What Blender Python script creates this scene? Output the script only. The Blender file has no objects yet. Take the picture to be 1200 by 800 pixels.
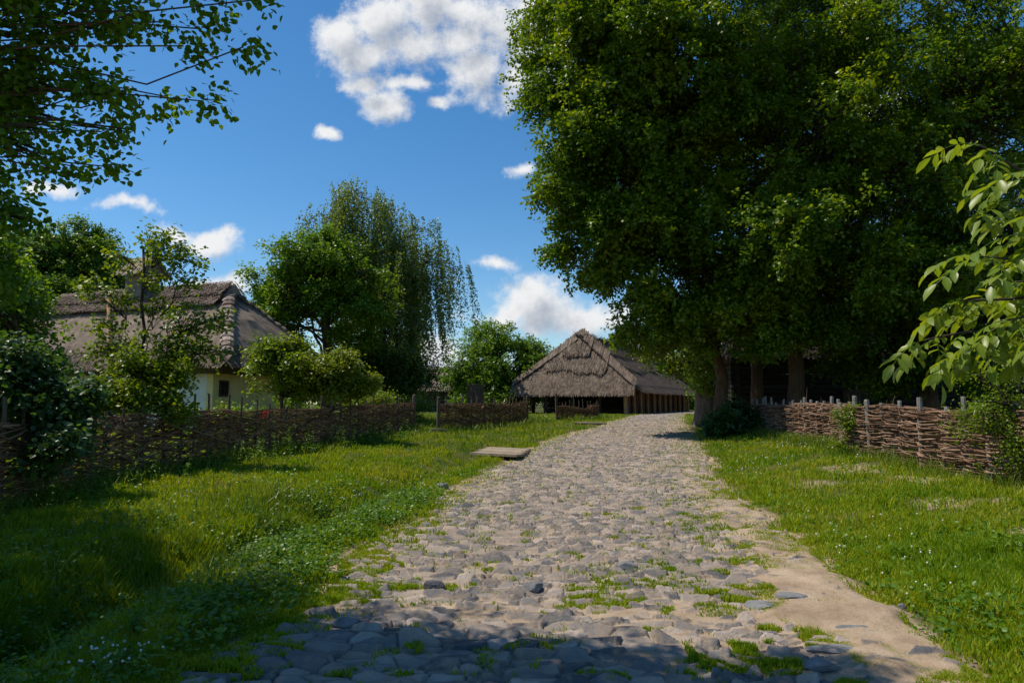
import bpy, math
import numpy as np
from mathutils import Vector, Matrix

# ------------------------------------------------------------------ camera, sky, sun, exposure
scene = bpy.context.scene
COL = scene.collection
PITCH = math.atan(72 / 800)
CAMH = 1.6
cam_d = bpy.data.cameras.new('camera')
cam_d.sensor_width = 36
cam_d.lens = 24
cam_d.clip_end = 2000
cam_d.clip_start = 0.05
cam = bpy.data.objects.new('camera', cam_d)
COL.objects.link(cam)
cam.location = (0, 0, CAMH)
cam.rotation_euler = (math.pi / 2 + PITCH, 0, 0)
scene.camera = cam

SUN_EL = math.radians(59)
SUN_AZ = math.radians(-80)          # measured from +y towards +x
SUN = Vector((math.sin(SUN_AZ) * math.cos(SUN_EL), math.cos(SUN_AZ) * math.cos(SUN_EL), math.sin(SUN_EL)))
sd = bpy.data.lights.new('sun', 'SUN')
sd.energy = 5.0
sd.angle = math.radians(0.53)
sd.color = (1.0, 0.91, 0.77)
sun = bpy.data.objects.new('sun', sd)
COL.objects.link(sun)
sun.rotation_euler = (-SUN).to_track_quat('-Z', 'Y').to_euler()

SKY_STRENGTH = 0.09
world = bpy.data.worlds.new('World')
scene.world = world
world.use_nodes = True
scene.view_settings.view_transform = 'Standard'
scene.view_settings.look = 'None'
scene.view_settings.exposure = 0.06
scene.view_settings.gamma = 1
scene.cycles.use_denoising = True
scene.cycles.max_bounces = 7
scene.cycles.diffuse_bounces = 3
scene.cycles.glossy_bounces = 2
scene.cycles.transmission_bounces = 4
scene.cycles.transparent_max_bounces = 4
scene.cycles.sample_clamp_indirect = 4


def uw(px, py):
    """photo pixel -> world direction ratios (x/y, z/y)"""
    a = (px - 600) / 800
    b = (400 - py) / 800
    y = math.cos(PITCH) - b * math.sin(PITCH)
    z = math.sin(PITCH) + b * math.cos(PITCH)
    return a / y, z / y


def pt(px, py, D):
    u, w = uw(px, py)
    return np.array([u * D, D, CAMH + w * D])


def nn(nt, t, **kw):
    n = nt.nodes.new(t)
    for k, v in kw.items():
        setattr(n, k, v)
    return n


def build_world():
    nt = world.node_tree
    nt.nodes.clear()
    L = nt.links.new
    # clouds: soft blobs placed by compass direction on the sky
    blobs = [(425, 62, 50, 38), (396, 44, 36, 28), (455, 22, 48, 40), (497, 8, 44, 36), (480, 58, 48, 26), (540, 46, 48, 38),
             (525, 8, 50, 20),
             (585, 34, 58, 50), (640, 40, 60, 62), (622, 88, 44, 34), (552, 84, 40, 32), (515, 112, 18, 14), (430, 92, 30, 24),
             (452, 122, 34, 20), (482, 94, 26, 9), (383, 160, 15, 10), (146, 243, 38, 9), (232, 284, 40, 20),
             (205, 272, 26, 14), (262, 338, 40, 15), (225, 334, 34, 12), (56, 222, 28, 11), (586, 308, 27, 11), (632, 358, 60, 32),
             (596, 372, 44, 18), (690, 372, 56, 18), (610, 196, 20, 12), (480, 410, 60, 30), (1010, 130, 60, 30)]
    g = bpy.data.node_groups.new('cloud_field', 'ShaderNodeTree')
    g.interface.new_socket('P', in_out='INPUT', socket_type='NodeSocketVector')
    g.interface.new_socket('Density', in_out='OUTPUT', socket_type='NodeSocketFloat')
    gi = nn(g, 'NodeGroupInput')
    go = nn(g, 'NodeGroupOutput')
    G = g.links.new
    # warp
    wn = nn(g, 'ShaderNodeTexNoise')
    wn.inputs['Scale'].default_value = 9
    wn.inputs['Detail'].default_value = 3
    G(gi.outputs[0], wn.inputs['Vector'])
    ws = nn(g, 'ShaderNodeVectorMath', operation='MULTIPLY_ADD')
    ws.inputs[1].default_value = (0.075, 0, 0.06)
    ws.inputs[2].default_value = (-0.0375, 0, -0.03)
    G(wn.outputs['Color'], ws.inputs[0])
    wa = nn(g, 'ShaderNodeVectorMath', operation='ADD')
    G(gi.outputs[0], wa.inputs[0])
    G(ws.outputs[0], wa.inputs[1])
    prev = None
    for (cx, cy, rx, ry) in blobs:
        u, w = uw(cx, cy)
        sx, sz = 800 / rx, 800 / ry
        m = nn(g, 'ShaderNodeVectorMath', operation='MULTIPLY_ADD')
        m.inputs[1].default_value = (sx, 0, sz)
        m.inputs[2].default_value = (-u * sx, 0, -w * sz)
        G(wa.outputs[0], m.inputs[0])
        l = nn(g, 'ShaderNodeVectorMath', operation='LENGTH')
        G(m.outputs[0], l.inputs[0])
        if prev is None:
            prev = l.outputs['Value']
        else:
            s = nn(g, 'ShaderNodeMath', operation='SMOOTH_MIN')
            s.inputs[2].default_value = 0.35
            G(prev, s.inputs[0])
            G(l.outputs['Value'], s.inputs[1])
            prev = s.outputs[0]
    no = nn(g, 'ShaderNodeTexNoise')
    no.inputs['Scale'].default_value = 13
    no.inputs['Detail'].default_value = 12
    no.inputs['Roughness'].default_value = 0.68
    G(gi.outputs[0], no.inputs['Vector'])
    k = nn(g, 'ShaderNodeMath', operation='MULTIPLY_ADD')
    k.inputs[1].default_value = 3.4
    k.inputs[2].default_value = -1.7 + 1.18
    G(no.outputs[0], k.inputs[0])
    d = nn(g, 'ShaderNodeMath', operation='SUBTRACT')
    G(k.outputs[0], d.inputs[0])
    G(prev, d.inputs[1])
    G(d.outputs[0], go.inputs[0])

    tc = nn(nt, 'ShaderNodeTexCoord')
    sep = nn(nt, 'ShaderNodeSeparateXYZ')
    L(tc.outputs['Generated'], sep.inputs[0])
    mx = nn(nt, 'ShaderNodeMath', operation='MAXIMUM')
    mx.inputs[1].default_value = 0.05
    L(sep.outputs['Y'], mx.inputs[0])
    dv = nn(nt, 'ShaderNodeVectorMath', operation='DIVIDE')
    cb = nn(nt, 'ShaderNodeCombineXYZ')
    for i in range(3):
        L(mx.outputs[0], cb.inputs[i])
    L(tc.outputs['Generated'], dv.inputs[0])
    L(cb.outputs[0], dv.inputs[1])
    g1 = nn(nt, 'ShaderNodeGroup', node_tree=g)
    L(dv.outputs[0], g1.inputs[0])
    off = nn(nt, 'ShaderNodeVectorMath', operation='ADD')
    off.inputs[1].default_value = (-0.018, 0, 0.03)
    L(dv.outputs[0], off.inputs[0])
    g2 = nn(nt, 'ShaderNodeGroup', node_tree=g)
    L(off.outputs[0], g2.inputs[0])
    mask = nn(nt, 'ShaderNodeMapRange', interpolation_type='SMOOTHSTEP')
    mask.inputs['From Min'].default_value = -0.12
    mask.inputs['From Max'].default_value = 0.85
    L(g1.outputs[0], mask.inputs['Value'])
    front = nn(nt, 'ShaderNodeMapRange')
    front.inputs['From Min'].default_value = 0.05
    front.inputs['From Max'].default_value = 0.2
    L(sep.outputs['Y'], front.inputs['Value'])
    mm = nn(nt, 'ShaderNodeMath', operation='MULTIPLY')
    L(mask.outputs[0], mm.inputs[0])
    L(front.outputs[0], mm.inputs[1])
    # thickness towards the sun greys the cloud
    sh = nn(nt, 'ShaderNodeMapRange', interpolation_type='SMOOTHSTEP')
    sh.inputs['From Min'].default_value = -0.1
    sh.inputs['From Max'].default_value = 1.5
    L(g2.outputs[0], sh.inputs['Value'])
    cr = nn(nt, 'ShaderNodeMix', data_type='RGBA')
    cr.inputs[6].default_value = (9.3, 9.4, 9.5, 1)
    cr.inputs[7].default_value = (4.4, 4.9, 5.8, 1)
    L(sh.outputs[0], cr.inputs[0])
    sky = nn(nt, 'ShaderNodeTexSky', sky_type='NISHITA')
    sky.sun_disc = False
    sky.sun_elevation = SUN_EL
    sky.sun_rotation = SUN_AZ
    sky.altitude = 200
    sky.air_density = 1.0
    sky.dust_density = 0.35
    sky.ozone_density = 3.0
    hs = nn(nt, 'ShaderNodeHueSaturation')
    hs.inputs['Hue'].default_value = 0.497
    hs.inputs['Saturation'].default_value = 1.3
    hs.inputs['Value'].default_value = 1.42
    L(sky.outputs[0], hs.inputs['Color'])
    mix = nn(nt, 'ShaderNodeMix', data_type='RGBA')
    L(mm.outputs[0], mix.inputs[0])
    L(hs.outputs[0], mix.inputs[6])
    L(cr.outputs[2], mix.inputs[7])
    bg = nn(nt, 'ShaderNodeBackground')
    bg.inputs['Strength'].default_value = SKY_STRENGTH
    L(mix.outputs[2], bg.inputs['Color'])
    out = nn(nt, 'ShaderNodeOutputWorld')
    L(bg.outputs[0], out.inputs[0])


build_world()

# ------------------------------------------------------------------ numpy helpers
rng = np.random.default_rng(7)


def hash2(ix, iy, seed=0):
    with np.errstate(over='ignore'):
        h = (ix.astype(np.int64) * 374761393 + iy.astype(np.int64) * 668265263 + seed * 1442695041) & 0xFFFFFFFF
        h = ((h ^ (h >> 13)) * 1274126177) & 0xFFFFFFFF
        h = ((h ^ (h >> 16)) * 2246822519) & 0xFFFFFFFF
        h = h ^ (h >> 15)
    return (h & 0xFFFFFF) / float(0x1000000)


def vnoise(x, y, seed=0):
    x = np.asarray(x, float)
    y = np.asarray(y, float)
    ix = np.floor(x)
    iy = np.floor(y)
    fx = x - ix
    fy = y - iy
    fx = fx * fx * (3 - 2 * fx)
    fy = fy * fy * (3 - 2 * fy)
    a = hash2(ix, iy, seed)
    b = hash2(ix + 1, iy, seed)
    c = hash2(ix, iy + 1, seed)
    d = hash2(ix + 1, iy + 1, seed)
    return (a * (1 - fx) + b * fx) * (1 - fy) + (c * (1 - fx) + d * fx) * fy


def fbm(x, y, seed=0, oct=4):
    s = 0
    a = 0.5
    t = 0
    for i in range(oct):
        s = s + a * vnoise(x * 2 ** i + 17.3 * i, y * 2 ** i + 5.1 * i, seed + i)
        t += a
        a *= 0.5
    return s / t


def sstep(a, b, x):
    t = np.clip((x - a) / (b - a), 0, 1)
    return t * t * (3 - 2 * t)


def norm(v):
    return v / np.maximum(np.linalg.norm(v, axis=-1, keepdims=True), 1e-9)


def make_mesh(name, V, F, mat, parent=None, smooth=False, attrs=None, mats=None, midx=None):
    """V (n,3); F (m,k) array or list of such arrays"""
    if not isinstance(F, list):
        F = [F]
    F = [np.asarray(f) for f in F if len(f)]
    me = bpy.data.meshes.new(name)
    V = np.asarray(V, np.float32)
    me.vertices.add(len(V))
    me.vertices.foreach_set('co', V.ravel())
    tot = sum(f.size for f in F)
    npoly = sum(len(f) for f in F)
    me.loops.add(tot)
    me.polygons.add(npoly)
    me.loops.foreach_set('vertex_index', np.concatenate([f.ravel() for f in F]).astype(np.int32))
    ls = np.concatenate([np.full(len(f), f.shape[1]) for f in F])
    st = np.concatenate([[0], np.cumsum(ls)[:-1]]).astype(np.int32)
    me.polygons.foreach_set('loop_start', st)
    if smooth:
        me.polygons.foreach_set('use_smooth', np.ones(npoly, bool))
    else:
        me.polygons.foreach_set('use_smooth', np.zeros(npoly, bool))
    if attrs:
        for k, a in attrs.items():
            at = me.attributes.new(k, 'FLOAT', 'POINT')
            at.data.foreach_set('value', np.asarray(a, np.float32).ravel())
    for m in (mats or [mat]):
        me.materials.append(m)
    if midx is not None:
        me.polygons.foreach_set('material_index', np.asarray(midx, np.int32))
    me.update(calc_edges=True)
    me.validate()
    ob = bpy.data.objects.new(name, me)
    COL.objects.link(ob)
    if parent is not None:
        ob.parent = parent
        ob.matrix_parent_inverse = Matrix.Translation(-Vector(parent.location))
    return ob


def empty(name, label, cat, loc, group=None, kind=None):
    o = bpy.data.objects.new(name, None)
    COL.objects.link(o)
    o.location = tuple(float(c) for c in loc)
    o.empty_display_size = 0.3
    tag(o, label, cat, group, kind)
    return o


def tag(o, label=None, cat=None, group=None, kind=None):
    if label:
        o['label'] = label
    if cat:
        o['category'] = cat
    if group:
        o['group'] = group
    if kind:
        o['kind'] = kind
    return o


class Acc:
    def __init__(s):
        s.V = []
        s.F = {}
        s.n = 0

    def add(s, V, F):
        V = np.asarray(V, float)
        if not isinstance(F, list):
            F = [F]
        for f in F:
            f = np.asarray(f)
            if len(f):
                s.F.setdefault(f.shape[1], []).append(f + s.n)
        s.V.append(V)
        s.n += len(V)
        return s

    def build(s, name, mat, parent=None, smooth=False):
        return make_mesh(name, np.concatenate(s.V), [np.concatenate(v) for v in s.F.values()], mat, parent, smooth)


def tubes(P, R, k=5, caps=True):
    """P (N,m,3), R (N,m) -> V,F"""
    P = np.asarray(P, float)
    R = np.asarray(R, float)
    N, m, _ = P.shape
    T = np.gradient(P, axis=1)
    T = norm(T)
    ref = np.where(np.abs(T[..., 2:3]) > 0.9, np.array([1.0, 0.05, 0]), np.array([0.02, 0.03, 1.0]))
    A = norm(np.cross(T, ref))
    B = np.cross(T, A)
    ang = np.arange(k) / k * 2 * np.pi
    V = P[:, :, None, :] + R[:, :, None, None] * (np.cos(ang)[None, None, :, None] * A[:, :, None, :] + np.sin(ang)[None, None, :, None] * B[:, :, None, :])
    V = V.reshape(-1, 3)
    i = np.arange(N)[:, None, None] * (m * k)
    j = np.arange(m - 1)[None, :, None] * k
    a = np.arange(k)[None, None, :]
    b = (a + 1) % k
    F = np.stack([i + j + a, i + j + b, i + j + k + b, i + j + k + a], -1).reshape(-1, 4)
    fs = [F]
    if caps:
        c = np.arange(k)[None, :] + np.arange(N)[:, None] * m * k
        fs.append(np.concatenate([c[:, ::-1], c + (m - 1) * k]))
    return V, fs


def boxv(c, half, rot=None):
    """oriented box, rot = 3 column axes (3,3 rows=axes)"""
    s = np.array([[-1, -1, -1], [1, -1, -1], [1, 1, -1], [-1, 1, -1], [-1, -1, 1], [1, -1, 1], [1, 1, 1], [-1, 1, 1]], float) * np.asarray(half)
    if rot is not None:
        s = s @ np.asarray(rot)
    F = np.array([[0, 3, 2, 1], [4, 5, 6, 7], [0, 1, 5, 4], [1, 2, 6, 5], [2, 3, 7, 6], [3, 0, 4, 7]])
    return s + np.asarray(c), F


def instance(T, TF, O, X, Y, Z):
    """template verts T (k,3) in local axes X,Y,Z (N,3 each) at O (N,3)"""
    V = O[:, None, :] + T[None, :, 0:1] * X[:, None, :] + T[None, :, 1:2] * Y[:, None, :] + T[None, :, 2:3] * Z[:, None, :]
    F = (np.arange(len(O))[:, None, None] * len(T) + TF[None]).reshape(-1, TF.shape[1])
    return V.reshape(-1, 3), F


# ------------------------------------------------------------------ materials
def new_mat(name):
    m = bpy.data.materials.new(name)
    m.use_nodes = True
    nt = m.node_tree
    nt.nodes.clear()
    out = nn(nt, 'ShaderNodeOutputMaterial')
    return m, nt, out


def ramp(nt, stops):
    r = nn(nt, 'ShaderNodeValToRGB')
    e = r.color_ramp.elements
    while len(e) > 1:
        e.remove(e[-1])
    e[0].position = stops[0][0]
    e[0].color = (*stops[0][1], 1)
    for p, c in stops[1:]:
        x = e.new(p)
        x.color = (*c, 1)
    return r


def noise(nt, scale, detail=4, rough=0.55, coord='Object', stretch=None):
    tc = nn(nt, 'ShaderNodeTexCoord')
    n = nn(nt, 'ShaderNodeTexNoise')
    n.inputs['Scale'].default_value = scale
    n.inputs['Detail'].default_value = detail
    n.inputs['Roughness'].default_value = rough
    if stretch:
        mp = nn(nt, 'ShaderNodeMapping')
        mp.inputs['Scale'].default_value = stretch
        nt.links.new(tc.outputs[coord], mp.inputs['Vector'])
        nt.links.new(mp.outputs[0], n.inputs['Vector'])
    else:
        nt.links.new(tc.outputs[coord], n.inputs['Vector'])
    return n


def leaf_mat(name, dark, mid, light, trans=0.38, tcol=None, rough=0.42, big=0.35, spec=0.35, straw=None):
    m, nt, out = new_mat(name)
    L = nt.links.new
    g = nn(nt, 'ShaderNodeNewGeometry')
    n = noise(nt, big, 2)
    a = nn(nt, 'ShaderNodeMath', operation='MULTIPLY_ADD')
    a.inputs[1].default_value = 0.55
    L(g.outputs['Random Per Island'], a.inputs[0])
    b = nn(nt, 'ShaderNodeMath', operation='MULTIPLY_ADD')
    b.inputs[1].default_value = 1.1
    b.inputs[2].default_value = -0.33
    L(n.outputs[0], b.inputs[0])
    L(b.outputs[0], a.inputs[2])
    r = ramp(nt, [(0.05, dark), (0.5, mid), (0.95, light)] if not straw else [(0.05, dark), (0.45, mid), (0.78, light), (0.97, straw)])
    if straw:
        a.inputs[1].default_value = 0.75
        b.inputs[2].default_value = -0.43
    L(a.outputs[0], r.inputs[0])
    p = nn(nt, 'ShaderNodeBsdfPrincipled')
    p.inputs['Roughness'].default_value = rough
    p.inputs['Specular IOR Level'].default_value = spec
    L(r.outputs[0], p.inputs['Base Color'])
    t = nn(nt, 'ShaderNodeBsdfTranslucent')
    tm = nn(nt, 'ShaderNodeMix', data_type='RGBA', blend_type='MULTIPLY')
    tm.inputs[0].default_value = 1
    tm.inputs[7].default_value = (*(tcol or (1.9, 1.7, 0.5)), 1)
    L(r.outputs[0], tm.inputs[6])
    L(tm.outputs[2], t.inputs['Color'])
    mx = nn(nt, 'ShaderNodeMixShader')
    mx.inputs[0].default_value = trans
    L(p.outputs[0], mx.inputs[1])
    L(t.outputs[0], mx.inputs[2])
    L(mx.outputs[0], out.inputs[0])
    return m


def add_veins(m):
    nt = m.node_tree
    L = nt.links.new
    lu = nn(nt, 'ShaderNodeAttribute', attribute_name='leaf_u')
    lv = nn(nt, 'ShaderNodeAttribute', attribute_name='leaf_v')
    au = nn(nt, 'ShaderNodeMath', operation='ABSOLUTE')
    L(lu.outputs['Fac'], au.inputs[0])
    rib = nn(nt, 'ShaderNodeMapRange')
    rib.inputs['From Min'].default_value = 0.022
    rib.inputs['From Max'].default_value = 0.006
    L(au.outputs[0], rib.inputs['Value'])
    ph = nn(nt, 'ShaderNodeMath', operation='MULTIPLY_ADD')
    ph.inputs[1].default_value = -1.1
    L(au.outputs[0], ph.inputs[0])
    L(lv.outputs['Fac'], ph.inputs[2])
    fr = nn(nt, 'ShaderNodeMath', operation='PINGPONG')
    fr.inputs[1].default_value = 0.05
    L(ph.outputs[0], fr.inputs[0])
    vn = nn(nt, 'ShaderNodeMapRange')
    vn.inputs['From Min'].default_value = 0.012
    vn.inputs['From Max'].default_value = 0.0
    vn.inputs['To Max'].default_value = 0.5
    L(fr.outputs[0], vn.inputs['Value'])
    mxv = nn(nt, 'ShaderNodeMath', operation='MAXIMUM')
    L(rib.outputs[0], mxv.inputs[0])
    L(vn.outputs[0], mxv.inputs[1])
    rp = [n for n in nt.nodes if n.type == 'VALTORGB'][0]
    mix = nn(nt, 'ShaderNodeMix', data_type='RGBA')
    mix.inputs[7].default_value = (0.22, 0.27, 0.07, 1)
    L(mxv.outputs[0], mix.inputs[0])
    targets = [l.to_socket for l in rp.outputs[0].links]
    sp = noise(nt, 22, 5, 0.7)
    spr = ramp(nt, [(0.62, (1, 1, 1)), (0.72, (0.75, 0.5, 0.3))])
    L(sp.outputs[0], spr.inputs[0])
    mu = nn(nt, 'ShaderNodeMix', data_type='RGBA', blend_type='MULTIPLY')
    mu.inputs[0].default_value = 1
    L(mix.outputs[2], mu.inputs[6])
    L(spr.outputs[0], mu.inputs[7])
    for t in targets:
        L(mu.outputs[2], t)
    L(rp.outputs[0], mix.inputs[6])


def rough_mat(name, stops, scale=6, detail=6, rough=0.85, stretch=None, bump=0.4, island=0.0, bscale=None, spec=0.2, bdist=0.02):
    m, nt, out = new_mat(name)
    L = nt.links.new
    n = noise(nt, scale, detail, 0.6, stretch=stretch)
    r = ramp(nt, stops)
    if island:
        g = nn(nt, 'ShaderNodeNewGeometry')
        a = nn(nt, 'ShaderNodeMath', operation='MULTIPLY_ADD')
        a.inputs[1].default_value = island
        L(g.outputs['Random Per Island'], a.inputs[0])
        b = nn(nt, 'ShaderNodeMath', operation='SUBTRACT')
        b.inputs[1].default_value = island / 2
        L(n.outputs[0], b.inputs[0])
        L(b.outputs[0], a.inputs[2])
        L(a.outputs[0], r.inputs[0])
    else:
        L(n.outputs[0], r.inputs[0])
    p = nn(nt, 'ShaderNodeBsdfPrincipled')
    p.inputs['Roughness'].default_value = rough
    p.inputs['Specular IOR Level'].default_value = spec
    L(r.outputs[0], p.inputs['Base Color'])
    if bump:
        n2 = noise(nt, bscale or scale * 3, 5, 0.6, stretch=stretch)
        bp = nn(nt, 'ShaderNodeBump')
        bp.inputs['Strength'].default_value = bump
        bp.inputs['Distance'].default_value = bdist
        L(n2.outputs[0], bp.inputs['Height'])
        L(bp.outputs[0], p.inputs['Normal'])
    L(p.outputs[0], out.inputs[0])
    return m


M = {}
M['lime_leaf'] = leaf_mat('lime_leaf', (0.0388, 0.0913, 0.0043), (0.0887, 0.1689, 0.0066), (0.2355, 0.2853, 0.0087), big=0.45)
M['near_leaf'] = leaf_mat('near_leaf', (0.0457, 0.1179, 0.0081), (0.0891, 0.1885, 0.0109), (0.1781, 0.2828, 0.0136), big=0.7, trans=0.45)
M['dark_leaf'] = leaf_mat('dark_leaf', (0.0303, 0.0761, 0.0146), (0.0605, 0.1241, 0.0204), (0.1081, 0.1802, 0.0204), big=0.5)
M['birch_leaf'] = leaf_mat('birch_leaf', (0.0821, 0.1366, 0.0424), (0.1476, 0.2187, 0.0565), (0.2955, 0.3343, 0.0706), big=0.4, trans=0.3)
M['mid_leaf'] = leaf_mat('mid_leaf', (0.0623, 0.1424, 0.0077), (0.1066, 0.2092, 0.0096), (0.1954, 0.3014, 0.0115), big=0.5)
M['bright_leaf'] = leaf_mat('bright_leaf', (0.0707, 0.1394, 0.0060), (0.1257, 0.1992, 0.0075), (0.2200, 0.2656, 0.0104), big=0.8)
M['yellow_leaf'] = leaf_mat('yellow_leaf', (0.0948, 0.1512, 0.0090), (0.1474, 0.2016, 0.0108), (0.2106, 0.2394, 0.0162), big=0.8)
M['lilac_leaf'] = leaf_mat('lilac_leaf', (0.0236, 0.0655, 0.0175), (0.0438, 0.1014, 0.0225), (0.0842, 0.1560, 0.0200), big=1.2, spec=0.5)
M['walnut_leaf'] = leaf_mat('walnut_leaf', (0.0983, 0.1753, 0.0129), (0.1518, 0.2285, 0.0147), (0.2321, 0.2895, 0.0184), big=2.0, trans=0.42, rough=0.38)
M['poplar_leaf'] = leaf_mat('poplar_leaf', (0.0588, 0.1315, 0.0181), (0.1103, 0.2087, 0.0212), (0.1960, 0.2948, 0.0242), big=0.3)
M['grass'] = leaf_mat('grass_blade', (0.0921, 0.1896, 0.0042), (0.1709, 0.2787, 0.0057), (0.3152, 0.3347, 0.0086), big=0.55, trans=0.35, rough=0.5, spec=0.25, straw=(0.3709, 0.3432, 0.0567))
M['weed'] = leaf_mat('weed_leaf', (0.0444, 0.1172, 0.0064), (0.0807, 0.1719, 0.0080), (0.1413, 0.2344, 0.0112), big=1.4, trans=0.35)
M['tall_grass'] = leaf_mat('tall_grass', (0.0713, 0.1375, 0.0085), (0.1140, 0.1787, 0.0141), (0.2281, 0.2475, 0.0352), big=1.0, trans=0.35)
M['bark'] = rough_mat('bark', [(0.3, (0.0600, 0.0368, 0.0220)), (0.6, (0.1560, 0.0978, 0.0572)), (0.8, (0.2400, 0.1667, 0.1045))], 3.5, 8, stretch=(4, 4, 0.5), bump=1.0, bdist=0.05)
M['twig'] = rough_mat('twig', [(0.3, (0.035, 0.025, 0.018)), (0.7, (0.09, 0.07, 0.05))], 8, 3, bump=0)
M['birch_bark'] = rough_mat('birch_bark', [(0.4, (0.05, 0.045, 0.04)), (0.5, (0.45, 0.43, 0.4)), (0.8, (0.6, 0.58, 0.55))], 3, 4, stretch=(1, 1, 3), bump=0.2)
M['rod_dark'] = rough_mat('rod_dark', [(0.2, (0.0815, 0.0443, 0.0227)), (0.5, (0.1980, 0.1109, 0.0578)), (0.85, (0.3960, 0.2439, 0.1341))], 5, 4, island=0.6, bump=0.3)
M['rod_grey'] = rough_mat('rod_grey', [(0.2, (0.0820, 0.0435, 0.0249)), (0.5, (0.1886, 0.1124, 0.0686)), (0.85, (0.3280, 0.2176, 0.1438))], 5, 4, island=0.7, bump=0.3)
M['stake'] = rough_mat('stake', [(0.25, (0.05, 0.035, 0.024)), (0.6, (0.13, 0.10, 0.075)), (0.85, (0.2, 0.165, 0.13))], 6, 5, stretch=(3, 3, 0.6), bump=0.6)
M['stake_grey'] = rough_mat('stake_grey', [(0.25, (0.13, 0.12, 0.105)), (0.6, (0.25, 0.23, 0.2)), (0.85, (0.36, 0.33, 0.29))], 6, 5, stretch=(3, 3, 0.6), bump=0.6)
M['wood_grey'] = rough_mat('wood_grey', [(0.25, (0.1425, 0.1056, 0.0720)), (0.55, (0.2850, 0.2288, 0.1600)), (0.85, (0.3800, 0.3168, 0.2320))], 5, 6, island=0.3, bump=0.5)
M['wood_dark'] = rough_mat('wood_dark', [(0.25, (0.035, 0.026, 0.02)), (0.6, (0.085, 0.062, 0.048)), (0.85, (0.13, 0.1, 0.08))], 4, 6, island=0.35, bump=0.6)
M['wood_shade_dark'] = rough_mat('wood_shade_dark', [(0.25, (0.02, 0.016, 0.013)), (0.8, (0.06, 0.048, 0.04))], 4, 6, island=0.35, bump=0.3)  # log barn colour with the deep tree shade painted in
M['log'] = rough_mat('log', [(0.25, (0.0650, 0.0375, 0.0240)), (0.6, (0.1560, 0.0938, 0.0600)), (0.85, (0.2600, 0.1625, 0.1080))], 4, 6, island=0.4, bump=0.6)
M['wood_orange'] = rough_mat('wood_orange', [(0.25, (0.2700, 0.1350, 0.0650)), (0.6, (0.4860, 0.2835, 0.1430)), (0.85, (0.6075, 0.3915, 0.2210))], 4, 6, stretch=(2, 2, 0.5), bump=0.4)
M['thatch'] = rough_mat('thatch', [(0.28, (0.0620, 0.0447, 0.0325)), (0.5, (0.1417, 0.1049, 0.0774)), (0.74, (0.2392, 0.1849, 0.1393))], 2.2, 9, island=0.45, bump=0)
M['thatch_warm'] = rough_mat('thatch_warm', [(0.15, (0.09, 0.06, 0.045)), (0.5, (0.20, 0.145, 0.115)), (0.9, (0.36, 0.285, 0.235))], 1.5, 6, island=0.75, bump=0)
M['thatch_grey'] = rough_mat('thatch_grey', [(0.15, (0.13, 0.115, 0.105)), (0.5, (0.25, 0.225, 0.2)), (0.9, (0.38, 0.35, 0.32))], 1.5, 6, island=0.75, bump=0)
M['limewash'] = rough_mat('limewash', [(0.3, (0.62, 0.50, 0.20)), (0.6, (0.74, 0.62, 0.28)), (0.8, (0.78, 0.68, 0.36))], 1.3, 7, bump=0.5, bscale=7, bdist=0.03)
M['whitewash'] = rough_mat('whitewash', [(0.3, (0.6200, 0.6014, 0.4930)), (0.6, (0.7600, 0.7372, 0.6120)), (0.8, (0.8000, 0.7760, 0.6545))], 1.3, 7, bump=0.5, bscale=7, bdist=0.03)
M['clay'] = rough_mat('clay', [(0.3, (0.16, 0.12, 0.08)), (0.7, (0.30, 0.24, 0.18))], 3, 6, bump=0.5)
M['rock'] = rough_mat('rock', [(0.3, (0.10, 0.10, 0.105)), (0.6, (0.2, 0.2, 0.2)), (0.8, (0.3, 0.28, 0.26))], 9, 8, bump=0.7, bdist=0.01)
M['rock_dark'] = rough_mat('rock_dark', [(0.3, (0.05, 0.052, 0.056)), (0.7, (0.12, 0.12, 0.125))], 9, 8, bump=0.7, bdist=0.01)
M['white_flower'] = rough_mat('white_flower', [(0.3, (0.6, 0.6, 0.5)), (0.7, (0.8, 0.8, 0.75))], 30, 2, bump=0)
M['red_flower'] = rough_mat('red_flower', [(0.3, (0.45, 0.02, 0.03)), (0.7, (0.65, 0.05, 0.06))], 30, 2, bump=0)
gm, nt, out = new_mat('dark_glass')
p = nn(nt, 'ShaderNodeBsdfPrincipled')
p.inputs['Base Color'].default_value = (0.015, 0.016, 0.018, 1)
p.inputs['Roughness'].default_value = 0.12
nt.links.new(p.outputs[0], out.inputs[0])
M['glass'] = gm


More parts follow.
